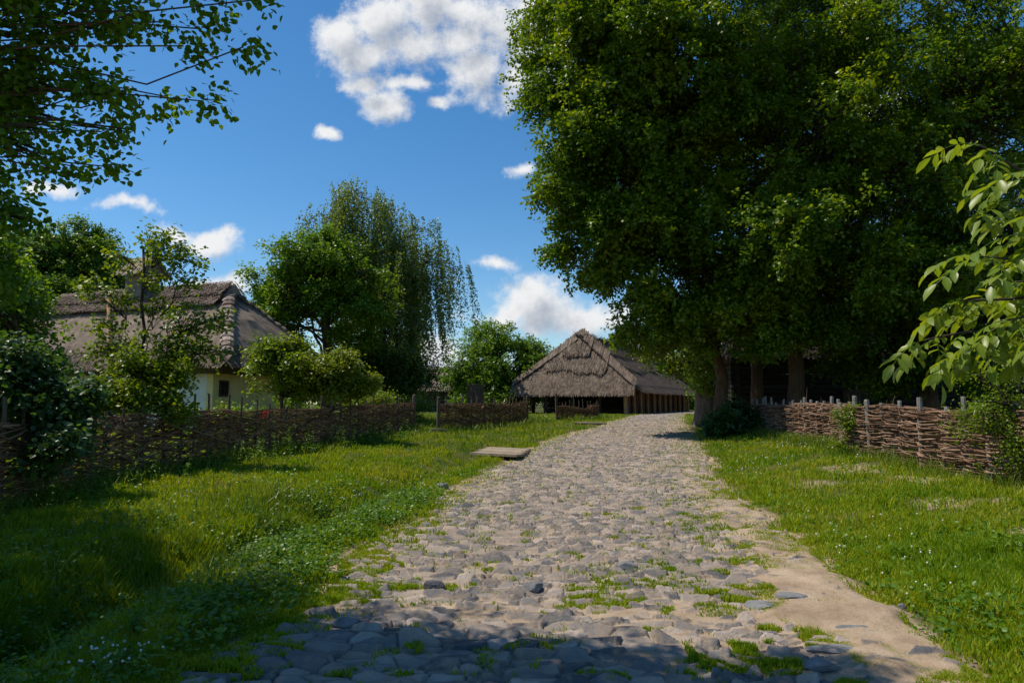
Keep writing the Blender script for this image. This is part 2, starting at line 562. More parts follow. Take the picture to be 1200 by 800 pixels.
def ground_material():
    m, nt, out = new_mat('soil_and_turf')
    L = nt.links.new
    n = noise(nt, 0.9, 8, 0.65)
    r = ramp(nt, [(0.34, (0.14, 0.10, 0.06)), (0.46, (0.075, 0.08, 0.02)), (0.58, (0.035, 0.06, 0.010)), (0.8, (0.03, 0.05, 0.008))])
    L(n.outputs[0], r.inputs[0])
    at = nn(nt, 'ShaderNodeAttribute', attribute_name='bare')
    n3 = noise(nt, 24, 8, 0.7)
    r3 = ramp(nt, [(0.3, (0.27, 0.19, 0.13)), (0.7, (0.46, 0.35, 0.26))])
    L(n3.outputs[0], r3.inputs[0])
    mx = nn(nt, 'ShaderNodeMix', data_type='RGBA')
    L(at.outputs['Fac'], mx.inputs[0])
    L(r.outputs[0], mx.inputs[6])
    L(r3.outputs[0], mx.inputs[7])
    p = nn(nt, 'ShaderNodeBsdfPrincipled')
    p.inputs['Roughness'].default_value = 0.95
    p.inputs['Specular IOR Level'].default_value = 0.1
    L(mx.outputs[2], p.inputs['Base Color'])
    b = nn(nt, 'ShaderNodeBump')
    b.inputs['Strength'].default_value = 0.6
    b.inputs['Distance'].default_value = 0.03
    L(n3.outputs[0], b.inputs['Height'])
    L(b.outputs[0], p.inputs['Normal'])
    L(p.outputs[0], out.inputs[0])
    return m


def road_material():
    m, nt, out = new_mat('cobbles_and_sand')
    L = nt.links.new
    st = nn(nt, 'ShaderNodeAttribute', attribute_name='stone')
    rd = nn(nt, 'ShaderNodeAttribute', attribute_name='rnd')
    stone = ramp(nt, [(0.0, (0.075, 0.075, 0.08)), (0.3, (0.13, 0.126, 0.126)), (0.6, (0.21, 0.185, 0.165)), (0.85, (0.32, 0.265, 0.22)), (1, (0.40, 0.34, 0.29))])
    n1 = noise(nt, 11, 8, 0.7)
    a = nn(nt, 'ShaderNodeMath', operation='MULTIPLY_ADD')
    a.inputs[1].default_value = 0.55
    L(n1.outputs[0], a.inputs[0])
    b = nn(nt, 'ShaderNodeMath', operation='MULTIPLY_ADD')
    b.inputs[1].default_value = 0.95
    b.inputs[2].default_value = -0.26
    L(rd.outputs['Fac'], b.inputs[0])
    L(b.outputs[0], a.inputs[2])
    L(a.outputs[0], stone.inputs[0])
    n2 = noise(nt, 2.2, 8, 0.7)
    sand = ramp(nt, [(0.3, (0.22, 0.155, 0.10)), (0.5, (0.36, 0.268, 0.182)), (0.72, (0.47, 0.365, 0.262))])
    L(n2.outputs[0], sand.inputs[0])
    # sand grains and dust blown over the stones
    n4 = noise(nt, 70, 4, 0.7)
    gr = nn(nt, 'ShaderNodeMix', data_type='RGBA', blend_type='MULTIPLY')
    gr.inputs[0].default_value = 0.6
    gr2 = ramp(nt, [(0.3, (0.62, 0.6, 0.58)), (0.6, (1.1, 1.1, 1.1))])
    L(n4.outputs[0], gr2.inputs[0])
    L(sand.outputs[0], gr.inputs[6])
    L(gr2.outputs[0], gr.inputs[7])
    n5 = noise(nt, 5, 8, 0.75)
    dust = nn(nt, 'ShaderNodeMapRange')
    dust.inputs['From Min'].default_value = 0.44
    dust.inputs['From Max'].default_value = 0.60
    dust.inputs['To Max'].default_value = 0.62
    L(n5.outputs[0], dust.inputs['Value'])
    ds = nn(nt, 'ShaderNodeMix', data_type='RGBA')
    L(dust.outputs[0], ds.inputs[0])
    L(stone.outputs[0], ds.inputs[6])
    L(gr.outputs[2], ds.inputs[7])
    mx = nn(nt, 'ShaderNodeMix', data_type='RGBA')
    L(st.outputs['Fac'], mx.inputs[0])
    L(gr.outputs[2], mx.inputs[6])
    L(ds.outputs[2], mx.inputs[7])
    p = nn(nt, 'ShaderNodeBsdfPrincipled')
    p.inputs['Roughness'].default_value = 0.8
    p.inputs['Specular IOR Level'].default_value = 0.25
    L(mx.outputs[2], p.inputs['Base Color'])
    bp = nn(nt, 'ShaderNodeBump')
    bp.inputs['Strength'].default_value = 0.8
    bp.inputs['Distance'].default_value = 0.016
    n6 = noise(nt, 38, 6, 0.7)
    L(n6.outputs[0], bp.inputs['Height'])
    L(bp.outputs[0], p.inputs['Normal'])
    L(p.outputs[0], out.inputs[0])
    return m


M['ground'] = ground_material()
M['road'] = road_material()

# ------------------------------------------------------------------ terrain
YL = [-20, 3.9, 5.6, 7.6, 10, 13.9, 18, 25, 32, 45, 60, 80, 140]
XL = [-2.3, -2.0, -1.6, -1.65, -1.3, -0.75, 0.0, 1.6, 4.0, 7.4, 11.2, 20.7, 48]
YR = [-20, 3.9, 4.8, 6.8, 10, 13.7, 21.7, 35, 45, 60, 80, 140]
XR = [2.4, 2.7, 2.8, 3.1, 3.5, 4.05, 5.9, 8.75, 11.2, 15.0, 25, 53]


def xl(y):
    return np.interp(y, YL, XL) + 0.5 * (fbm(y * 0.9, y * 0 + 3, 5, 3) - 0.5)


def xr(y):
    return np.interp(y, YR, XR) + 0.5 * (fbm(y * 0.8, y * 0 + 9, 8, 3) - 0.5)


def zc(y):
    return np.interp(y, [-20, 7, 10, 17, 26, 35, 60, 400], [0, 0, 0.03, 0.15, 0.36, 0.58, 0.62, 0.62])


def ground(x, y):
    x = np.asarray(x, float)
    y = np.asarray(y, float)
    z = zc(y)
    L, R = np.interp(y, YL, XL), np.interp(y, YR, XR)
    nearw = 1 - sstep(22, 34, y)
    # banks
    z = z + nearw * (0.19 - 0.06 * sstep(10, 22, y)) * sstep(0.8, 4.2, L - x)
    z = z + nearw * 0.32 * sstep(0.1, 3.6, x - R) * (1 - 0.5 * sstep(16, 26, y))
    # yard behind the left fence
    z = z + 0.18 * sstep(-7.5, -10, x) * sstep(14, 22, y) * nearw
    # ditch on the left
    xd = np.interp(y, [2, 4.6, 7.2, 11, 16, 22], [-3.5, -3.5, -3.25, -2.5, -1.6, -0.55])
    dep = np.interp(y, [0, 4, 8, 12, 20, 25], [0.5, 0.52, 0.45, 0.28, 0.2, 0.0])
    z = z - dep * np.exp(-((x - xd + 0.25 * (fbm(y * 0.7, x * 0.3, 21, 2) - 0.5)) / 0.5) ** 2)
    z = z + 0.10 * (fbm(x * 0.8, y * 0.8, 3, 3) - 0.5) * sstep(-0.3, 1.0, np.maximum(L - x, x - R))
    z = z + 0.035 * (fbm(x * 4, y * 4, 13, 2) - 0.5)
    # crowned roadway
    return z


def road_in(x, y):
    """>0 inside the road, metres from the nearer edge"""
    return np.minimum(x - xl(y), xr(y) - x)


def graded(a, b, k, mn, mx):
    o = [a]
    while o[-1] < b:
        o.append(o[-1] + min(max(abs(o[-1]) * k, mn), mx))
    return np.array(o)


def build_terrain():
    xs = np.concatenate([-np.geomspace(16, 500, 26)[::-1], np.arange(-15.9, 16.5, 0.11), np.geomspace(17, 520, 26)])
    ys = np.concatenate([np.linspace(-60, 1.9, 30), graded(2, 60, 0.005, 0.045, 0.3), np.geomspace(61, 700, 30)])
    X, Y = np.meshgrid(xs, ys)
    Z = ground(X, Y)
    ri = road_in(X, Y)
    Z = Z - 0.16 * sstep(0.0, 0.35, ri) * (Y > -15) * (Y < 88)
    Z = Z + 0.05 * (fbm(X * 1.3, Y * 1.3, 31) - 0.5) * sstep(0.3, -0.2, ri)
    bare = sstep(-0.28, 0.02, ri + 0.5 * (fbm(X * 2.2, Y * 2.2, 44, 4) - 0.5))
    # worn patch below the right fence
    for (bx, by, br) in [(7.0, 11.5, 0.9), (6.6, 13.2, 0.7), (4.8, 6.2, 0.3), (5.8, 9.4, 0.45), (5.3, 12.0, 0.5), (6.6, 9.0, 0.4), (4.4, 8.2, 0.3), (5.6, 7.4, 0.35)]:
        bare = np.maximum(bare, 0.8 * sstep(0.2, 0.9, np.exp(-((X - bx) ** 2 + (Y - by) ** 2) / br ** 2) + 0.9 * (fbm(X * 3, Y * 3, 47, 4) - 0.5)))
    V = np.stack([X, Y, Z], -1).reshape(-1, 3)
    ny, nx = X.shape
    i = (np.arange(ny - 1)[:, None] * nx + np.arange(nx - 1)[None]).reshape(-1, 1)
    F = np.concatenate([i, i + 1, i + nx + 1, i + nx], 1)
    o = make_mesh('ground', V, F, M['ground'], smooth=True, attrs={'bare': bare})
    tag(o, kind='structure')


def voronoi(x, y, seed, jit=0.85):
    ix = np.floor(x)
    iy = np.floor(y)
    f1 = np.full(x.shape, 9.0)
    f2 = np.full(x.shape, 9.0)
    cx = np.zeros(x.shape)
    cy = np.zeros(x.shape)
    idx = np.zeros(x.shape)
    idy = np.zeros(x.shape)
    for a in (-1, 0, 1):
        for b in (-1, 0, 1):
            jx, jy = ix + a, iy + b
            px = jx + 0.5 + (hash2(jx, jy, seed) - 0.5) * jit
            py = jy + 0.5 + (hash2(jx, jy, seed + 1) - 0.5) * jit
            d = np.abs(x - px) ** 2 + np.abs(y - py) ** 2
            d = np.sqrt(d)
            c = d < f1
            f2 = np.where(c, f1, np.minimum(f2, d))
            f1 = np.where(c, d, f1)
            cx = np.where(c, px, cx)
            cy = np.where(c, py, cy)
            idx = np.where(c, jx, idx)
            idy = np.where(c, jy, idy)
    return f1, f2 - f1, x - cx, y - cy, idx, idy


def sandy(x, y):
    L, R = np.interp(y, YL, XL), np.interp(y, YR, XR)
    s = 0.9 * np.exp(-((y - 5.45 + 0.25 * x * 0.3) / 0.30) ** 2) * sstep(-2.2, -0.5, x)
    s = s + 1.7 * sstep(1.15, 0.4, R - x) * (1 - 0.6 * sstep(9, 16, y))
    s = s + 0.8 * sstep(0.7, 0.15, x - L)
    s = s + 0.5 * np.exp(-(((x - 0.9) / 0.7) ** 2 + ((y - 4.6) / 0.55) ** 2))
    s = s - 0.7 * sstep(5.4, 4.6, y) * sstep(1.0, 0.2, x)
    s = s + 0.8 * (fbm(x * 0.9, y * 0.6, 77, 4) - 0.5)
    return s


def road_surface(X, Y):
    sx, sy = 0.225, 0.165
    sc = 1.0
    # smaller cobbles farther on, broad slabs near the camera
    xw = X + 0.05 * (fbm(X * 5, Y * 5, 61, 2) - 0.5)
    yw = Y + 0.06 * (fbm(X * 5, Y * 5, 66, 2) - 0.5) + 0.06 * X
    w1 = sstep(0.5, 0.62, fbm(X * 1.3, Y * 1.3, 91, 3) + 0.12 * sstep(6.5, 4.5, Y))

    def layer(sx, sy, seed):
        f1, e, dx, dy, ix, iy = voronoi(xw / sx, yw / sy, seed)
        h = hash2(ix, iy, seed + 5)
        ta = (hash2(ix, iy, seed + 6) - 0.5) * 0.06
        tb = (hash2(ix, iy, seed + 7) - 0.36) * 0.17
        r = hash2(ix, iy, seed + 8)
        z = 0.018 + (h - 0.5) * 0.028 + ta * dx + tb * dy - 0.04 * (1 - sstep(0.0, 0.10, e))
        z = z + 0.008 * (fbm(X * 14, Y * 14, seed, 3) - 0.5)
        return z, r
    z1, r1 = layer(0.15, 0.085, 101)
    z2, r2 = layer(0.23, 0.125, 202)
    z = np.where(w1 > 0.5, z2, z1)
    r = np.where(w1 > 0.5, r2, r1)
    s = sandy(X, Y)
    sand = -0.007 + 0.030 * s + 0.02 * (fbm(X * 7, Y * 7, 55, 4) - 0.5)
    st = sstep(-0.002, 0.004, z - sand)
    zz = np.maximum(z, sand) * 0.8
    return zz, st, r


def build_road():
    ys = graded(2.4, 88, 0.0022, 0.010, 0.12)
    nx = 640
    t = np.linspace(0, 1, nx)
    L = np.interp(ys, YL, XL) - 0.55
    R = np.interp(ys, YR, XR) + 0.55
    X = L[:, None] + (R - L)[:, None] * t[None]
    Y = np.repeat(ys[:, None], nx, 1)
    dz, st, r = road_surface(X, Y)
    ri = road_in(X, Y) + 0.3 * (fbm(X * 2.5, Y * 2.5, 71, 4) - 0.5)
    Z = ground(X, Y) + dz - 0.12 * sstep(0.12, -0.22, ri)
    st = st * sstep(-0.05, 0.1, ri)
    V = np.stack([X, Y, Z], -1).reshape(-1, 3)
    ny = len(ys)
    i = (np.arange(ny - 1)[:, None] * nx + np.arange(nx - 1)[None]).reshape(-1, 1)
    F = np.concatenate([i, i + 1, i + nx + 1, i + nx], 1)
    o = make_mesh('road', V, F, M['road'], smooth=True, attrs={'stone': st, 'rnd': r})
    tag(o, kind='structure')
    # the road goes on behind the camera
    ys2 = np.linspace(-14.9, 2.25, 120)
    t2 = np.linspace(0, 1, 60)
    L = np.interp(ys2, YL, XL) - 0.55
    R = np.interp(ys2, YR, XR) + 0.55
    X = L[:, None] + (R - L)[:, None] * t2[None]
    Y = np.repeat(ys2[:, None], 60, 1)
    dz, st, r = road_surface(X, Y)
    ri = road_in(X, Y)
    Z = ground(X, Y) + dz * 0.5 - 0.004 - 0.12 * sstep(0.12, -0.22, ri)
    V = np.stack([X, Y, Z], -1).reshape(-1, 3)
    i = (np.arange(119)[:, None] * 60 + np.arange(59)[None]).reshape(-1, 1)
    F = np.concatenate([i, i + 1, i + 61, i + 60], 1)
    o = make_mesh('road', V, F, M['road'], smooth=True, attrs={'stone': st, 'rnd': r})
    tag(o, kind='structure')


build_terrain()
build_road()


def gz(x, y):
    return float(ground(np.array([x]), np.array([y]))[0])


# ------------------------------------------------------------------ buildings
def straws(a, b, ta, tb, n, ln, wd, lift, rg, eave_over=0.0, courses=None, ragged=0.0):
    """thin straws lying down the slope of the quad a-b (eave) / ta-tb (top)"""
    a, b, ta, tb = [np.asarray(q, float) for q in (a, b, ta, tb)]
    wb, wt = np.linalg.norm(b - a), np.linalg.norm(tb - ta)
    nrm = np.cross(b - a, (ta + tb) / 2 - (a + b) / 2)
    nrm = nrm / np.linalg.norm(nrm)
    if nrm[2] < 0:
        nrm = -nrm
    down = np.array([0, 0, -1.0])
    down = down - nrm * down.dot(nrm)
    down /= np.linalg.norm(down)
    side = np.cross(nrm, down)
    t = rg.random(n * 2)
    keep = rg.random(n * 2) < (wb + (wt - wb) * t) / max(wb, wt)
    t = t[keep]
    N = len(t)
    s = rg.random(N)
    if courses:
        cs = np.array(courses)
        k = rg.integers(0, len(cs), N)
        pick = rg.random(N) < 0.55
        t = np.where(pick, cs[k] + np.abs(rg.normal(0, 0.035, N)), t)
        t = np.clip(t, 0, 1)
    if ragged:
        lo = ragged * (vnoise(s * wb * 0.45, s * 0 + 2.5, 5) + 0.35 * vnoise(s * wb * 2.1, s * 0 + 7.5, 6))
        kp = t > lo
        s, t = s[kp], t[kp]
        N = len(t)
    p0 = a + (b - a) * s[:, None]
    p1 = ta + (tb - ta) * s[:, None]
    P = p0 + (p1 - p0) * t[:, None]
    l = ln * (0.6 + 0.8 * rg.random(N))
    w = wd * (0.5 + rg.random(N))
    dj = norm(down + side * rg.normal(0, 0.06, N)[:, None])
    sj = np.cross(nrm, dj)
    lf = lift * (0.3 + rg.random(N))
    top = P - dj * (l * 0.5)[:, None] + nrm * 0.005
    bot = P + dj * (l * 0.5)[:, None] + nrm * lf[:, None]
    # keep top below the ridge
    V = np.stack([top - sj * w[:, None] / 2, top + sj * w[:, None] / 2, bot + sj * w[:, None] * 0.35, bot - sj * w[:, None] * 0.35,
                  bot - nrm * (lf * 0.8)[:, None] + sj * w[:, None] * 0.3, bot - nrm * (lf * 0.8)[:, None] - sj * w[:, None] * 0.3], 1)
    i = np.arange(N)[:, None] * 6
    F = np.concatenate([i + [[0, 1, 2, 3]], i + [[3, 2, 4, 5]]])
    return V.reshape(-1, 3), F


def fringe(a, b, n, ln, wd, rg, outdir):
    a, b = np.asarray(a, float), np.asarray(b, float)
    s = rg.random(n)
    P = a + (b - a) * s[:, None] + rg.normal(0, 0.05, (n, 3))
    d = norm(np.array([0, 0, -1.0]) + np.asarray(outdir) * 0.75 + rg.normal(0, 0.1, (n, 3)))
    clump = 0.5 + vnoise(s * np.linalg.norm(b - a) * 2.2, s * 0, 3)
    l = ln * (0.35 + 0.8 * rg.random(n)) * clump
    w = wd * (0.5 + rg.random(n))
    sd = norm(b - a)
    o = P - d * 0.3
    e = P + d * l[:, None]
    V = np.stack([o - sd * w[:, None] / 2, o + sd * w[:, None] / 2, e + sd * w[:, None] * 0.2, e - sd * w[:, None] * 0.2], 1)
    F = np.arange(n * 4).reshape(-1, 4)
    return V.reshape(-1, 3), F


def hip_frame(A, u, L, v, W, ze, rise, inset):
    A = np.array([A[0], A[1], ze])
    u = np.array([u[0], u[1], 0.0])
    v = np.array([v[0], v[1], 0.0])
    u /= np.linalg.norm(u)
    v /= np.linalg.norm(v)
    e = [A, A + u * L, A + u * L + v * W, A + v * W]
    r0 = A + u * inset + v * W / 2 + np.array([0, 0, rise])
    r1 = A + u * (L - inset) + v * W / 2 + np.array([0, 0, rise])
    return e, r0, r1, u, v


def thatch_roof(parent, A, u, L, v, W, ze, rise, inset, mat, n, ln, wd, lift, seed, thick=0.35, courses=None, frn=0.35, sag=0.0):
    rg = np.random.default_rng(seed)
    e, r0, r1, u, v = hip_frame(A, u, L, v, W, ze, rise, inset)
    ac = Acc()
    # solid body subdivided a little so that the slopes undulate
    def patch(a, b, ta, tb, nu, nv, k):
        s, t = np.meshgrid(np.linspace(0, 1, nu), np.linspace(0, 1, nv))
        P = (a[None, None] * (1 - s[..., None]) + b * s[..., None]) * (1 - t[..., None]) + (ta * (1 - s[..., None]) + tb * s[..., None]) * t[..., None]
        nr = np.cross(b - a, (ta + tb) / 2 - (a + b) / 2)
        nr /= np.linalg.norm(nr)
        if nr[2] < 0:
            nr = -nr
        bump = (fbm(s * nu * 0.5, t * nv * 0.6 + k * 7, seed + k, 3) - 0.5) * 0.22 * np.sin(np.pi * np.clip(s, 0, 1)) * np.sin(np.pi * t)
        bump = bump - sag * np.sin(np.pi * t)
        P = P + nr * bump[..., None]
        i = (np.arange(nv - 1)[:, None] * nu + np.arange(nu - 1)[None]).reshape(-1, 1)
        ac.add(P.reshape(-1, 3), np.concatenate([i, i + 1, i + nu + 1, i + nu], 1))
    patch(e[0], e[1], r0, r1, 30, 12, 1)
    patch(e[1], e[2], r1, r1 + (e[2] - e[1]) * 1e-3, 14, 12, 2)
    patch(e[2], e[3], r1, r0, 30, 12, 3)
    patch(e[3], e[0], r0, r0 + (e[0] - e[3]) * 1e-3, 14, 12, 4)
    cen = (e[0] + e[2]) / 2
    ins = []
    for q in e:
        d = cen - q
        d[2] = 0
        ins.append(q + d / np.linalg.norm(d) * 0.35 + np.array([0, 0, -thick]))
    V = np.array(e + ins)
    F = np.array([[0, 1, 5, 4], [1, 2, 6, 5], [2, 3, 7, 6], [3, 0, 4, 7], [4, 5, 6, 7]])
    ac.add(V, F)
    roof = ac.build('roof', mat, parent)
    sa = Acc()
    area = [L, W * 0.5, L, W * 0.5]
    quads = [(e[0], e[1], r0, r1), (e[3], e[0], r0, r0), (e[1], e[2], r1, r1), (e[2], e[3], r1, r0)]
    wts = [1.0, 0.7, 0.25, 0.3]
    for q, w in zip(quads, wts):
        sa.add(*straws(*q, int(n * w), ln, wd, lift, rg, courses=courses))
    for (a, b), od, k in (((e[0], e[1]), -v, 1.0), ((e[3], e[0]), -u, 0.7), ((e[1], e[2]), u, 0.3), ((e[2], e[3]), v, 0.4)):
        m = int(np.linalg.norm(b - a) / wd * 3 * k)
        sa.add(*fringe(a, b, m, frn, wd, rg, od))
    straw = sa.build('straw', mat, roof)
    return e, r0, r1, u, v, roof


def log_wall(ac, p0, p1, z0, z1, r, rg):
    """stack of horizontal logs"""
    p0, p1 = np.asarray(p0, float), np.asarray(p1, float)
    k = int((z1 - z0) / (r * 1.85))
    for i in range(k):
        z = z0 + r + i * (z1 - z0 - 2 * r) / max(k - 1, 1)
        P = np.array([[*(p0 + (p1 - p0) * t), z + rg.normal(0, 0.012)] for t in np.linspace(-0.02, 1.02, 6)])
        ac.add(*tubes(P[None], (r * (0.92 + 0.16 * rg.random((1, 6)))), 8))


# --- white cottage
def cottage():
    rg = np.random.default_rng(11)
    A = np.array([-10.05, 24.0])
    u = np.array([-0.937, 0.35])
    v = np.array([0.35, 0.937])
    root = empty('cottage', 'whitewashed clay cottage with a long hipped thatched roof behind the woven fence', 'cottage', (-16, 29, 0.6))
    e, r0, r1, u3, v3, roof = thatch_roof(root, A, u, 15.5, v, 6.4, 3.0, 3.25, 3.0, M['thatch'], 32000, 0.5, 0.045, 0.065, 5, thick=0.32, frn=0.12, sag=-0.12)
    # walls, 0.75 m inside the eaves
    z0 = 0.2
    zt = 3.05
    o = 0.8
    oo = 1.35
    c = [e[0] + u3 * oo + v3 * o, e[1] - u3 * o + v3 * o, e[2] - u3 * o - v3 * o, e[3] + u3 * oo - v3 * o]
    names = [('whitewash', 0, 1), ('limewash', 3, 0), ('whitewash', 1, 2), ('whitewash', 2, 3)]
    for mt, i, j in names:
        a, b = c[i].copy(), c[j].copy()
        d = norm(b - a)
        n = np.array([d[1], -d[0], 0])
        if n.dot((a + b) / 2 - (c[0] + c[2]) / 2) < 0:
            n = -n
        ln = np.linalg.norm(b - a)
        th = 0.15
        mid = (a + b) / 2
        ext = -th * 0 if mt == 'limewash' else -th
        V, F = boxv([mid[0], mid[1], (z0 + zt) / 2], [ln / 2 + (th if mt == 'limewash' else -th), th, (zt - z0) / 2], [d, n, [0, 0, 1]])
        w = make_mesh('wall', V, F, M[mt], root)
        if mt == 'limewash':
            w['label'] = 'yellowish limewashed gable-end wall in the shade of the eave'
            # window: frame, panes, bars
            wp = pt(262, 455, 25.2)
            # intersect with wall outer plane
            pc = mid + n * th
            dirv = wp - np.array([0, 0, CAMH])
            tt = (pc - np.array([0, 0, CAMH])).dot(n) / dirv.dot(n)
            q = np.array([0, 0, CAMH]) + dirv * tt
            hw, hh = 0.2, 0.27
            fa = Acc()
            for (ox, oz, hx, hz) in ((-hw, 0, 0.035, hh + 0.035), (hw, 0, 0.035, hh + 0.035), (0, hh, hw - 0.036, 0.035), (0, -hh, hw - 0.036, 0.035)):
                fa.add(*boxv(q + d * ox + np.array([0, 0, oz]) + n * 0.01, [hx, 0.03, hz], [d, n, [0, 0, 1]]))
            fa.add(*boxv(q + n * 0.008, [0.012, 0.02, hh - 0.04], [d, n, [0, 0, 1]]))
            fa.add(*boxv(q + n * 0.010, [hw - 0.04, 0.018, 0.012], [d, n, [0, 0, 1]]))
            fr = fa.build('window', M['wood_dark'], root)
            V, F = boxv(q - n * 0.0, [hw - 0.036, 0.006, hh - 0.036], [d, n, [0, 0, 1]])
            make_mesh('pane', V, F, M['glass'], fr)
    # low earthen bench round the foot (zavalinka)
    # ridge cap: two stepped rolls of thatch
    ra, rb = r0 - u3 * 0.3, r1 + u3 * 0.3
    ac = Acc()
    m = 60
    for (hw, dz, th) in ((0.95, -0.62, 0.30), (0.55, -0.16, 0.32)):
        t = np.linspace(0, 1, m)
        prof = []
        for k in range(7):
            f = k / 6 * 2 - 1
            x = f * hw
            z = dz + th - abs(f) * hw * 0.82 + 0.10 * (1 - f * f)
            prof.append((x, z))
        prof = prof + [(hw, prof[-1][1] - th), (-hw, prof[0][1] - th)]
        prof = np.array(prof)
        C = ra[None] + (rb - ra)[None] * t[:, None]
        wob = (fbm(t[:, None] * 18 + 0 * prof[None, :, 0], np.arange(len(prof))[None] * 0.7 + 0 * t[:, None], 8, 3) - 0.5) * 0.18
        V = C[:, None, :] + prof[None, :, 0:1] * v3 + (prof[None, :, 1:2] + wob[..., None]) * np.array([0, 0, 1])
        kk = len(prof)
        V = V.reshape(-1, 3)
        i = (np.arange(m - 1)[:, None, None] * kk + np.arange(kk)[None, :, None])
        j = (np.arange(m - 1)[:, None, None] * kk + ((np.arange(kk) + 1) % kk)[None, :, None])
        F = np.concatenate([i, j, j + kk, i + kk], -1).reshape(-1, 4)
        ac.add(V, [F, np.array([list(range(kk))[::-1], list(range((m - 1) * kk, m * kk))])])
    cap = ac.build('ridge_cap', M['thatch_warm'], roof)
    # loose straw on the ridge
    sa = Acc()
    for sgn in (1, -1):
        for (x0, zz0, x1, zz1, cnt) in ((0.12, 0.30, 0.62, -0.2, 2600), (0.5, -0.2, 1.0, -0.66, 2600)):
            a = ra + v3 * x1 * -sgn + np.array([0, 0, zz1])
            b = rb + v3 * x1 * -sgn + np.array([0, 0, zz1])
            ta = ra + v3 * x0 * -sgn + np.array([0, 0, zz0])
            tb = rb + v3 * x0 * -sgn + np.array([0, 0, zz0])
            sa.add(*straws(a, b, ta, tb, cnt if sgn == 1 else cnt // 3, 0.28, 0.03, 0.07, rg))
    sa.build('loose_straw', M['thatch_warm'], cap)
    # sheaf steps down both visible front hips
    for (top, bot) in ((r0, e[0]), (r0, e[3])):
        sh = Acc()
        nst = 13
        for k in range(nst):
            t = 0.10 + 0.76 * k / (nst - 1)
            c0 = top + (bot - top) * t + np.array([0, 0, 0.02])
            d = norm(bot - top)
            sdv = norm(np.cross(d, [0, 0, 1]))
            upv = np.cross(sdv, d)
            P = []
            R = []
            for q in (-0.26, -0.1, 0.1, 0.2):
                P.append(c0 + d * q + upv * (0.02 + 0.12 * (q + 0.26)))
            R = [0.08, 0.17, 0.22, 0.19]
            V, F = tubes(np.array(P)[None], np.array(R)[None], 10)
            cc = c0
            rel = V - cc
            V = cc + rel @ (np.outer(sdv, sdv) * 1.2 + np.outer(upv, upv) * 0.62 + np.outer(d, d))
            V = V + rg.normal(0, 0.012, V.shape)
            sh.add(V, F)
        if bot is e[0]:
            sh.build('hip_sheaves', M['thatch_warm'], roof)
        else:
            sh.build('hip_sheaves', M['thatch'], roof)
    # chimney: clay-daubed box with a small plank roof
    base = pt(166, 356, 29.6)
    base[2] = r0[2] - 0.6
    ch = Acc()
    V, F = boxv(base + np.array([0, 0, 0.75]), [0.5, 0.5, 0.9], [u3, v3, [0, 0, 1]])
    V[4:, :2] = base[:2] + (V[4:, :2] - base[:2]) * 0.9
    ch.add(V, F)
    cb = ch.build('chimney', M['clay'], roof)
    ca = Acc()
    zt = base[2] + 1.55
    ape = 0.75
    for sgn in (1, -1):
        for k in range(9):
            x = (k - 4) * 0.175
            a = base + u3 * x
            P0 = a + v3 * 0.05 * sgn
            P0[2] = zt + ape
            P1 = a + v3 * 0.86 * sgn
            P1[2] = zt - 0.12 + rg.normal(0, 0.03)
            d = norm(P1 - P0)
            nn_ = np.cross(u3, d)
            ca.add(*boxv((P0 + P1) / 2, [0.08, np.linalg.norm(P1 - P0) / 2, 0.02], [u3, d, nn_]))
    V = np.array([base + u3 * s * 0.62 + v3 * w for s in (-1, 1) for w in (-0.62, 0.62, 0)])
    V[:, 2] = [zt, zt, zt + 0.6, zt, zt, zt + 0.6]
    ca.add(V, [np.array([[0, 1, 2], [3, 5, 4]]), np.array([[0, 2, 5, 3], [2, 1, 4, 5], [1, 0, 3, 4]])])
    ca.build('chimney_cap', M['wood_grey'], cb)


cottage()


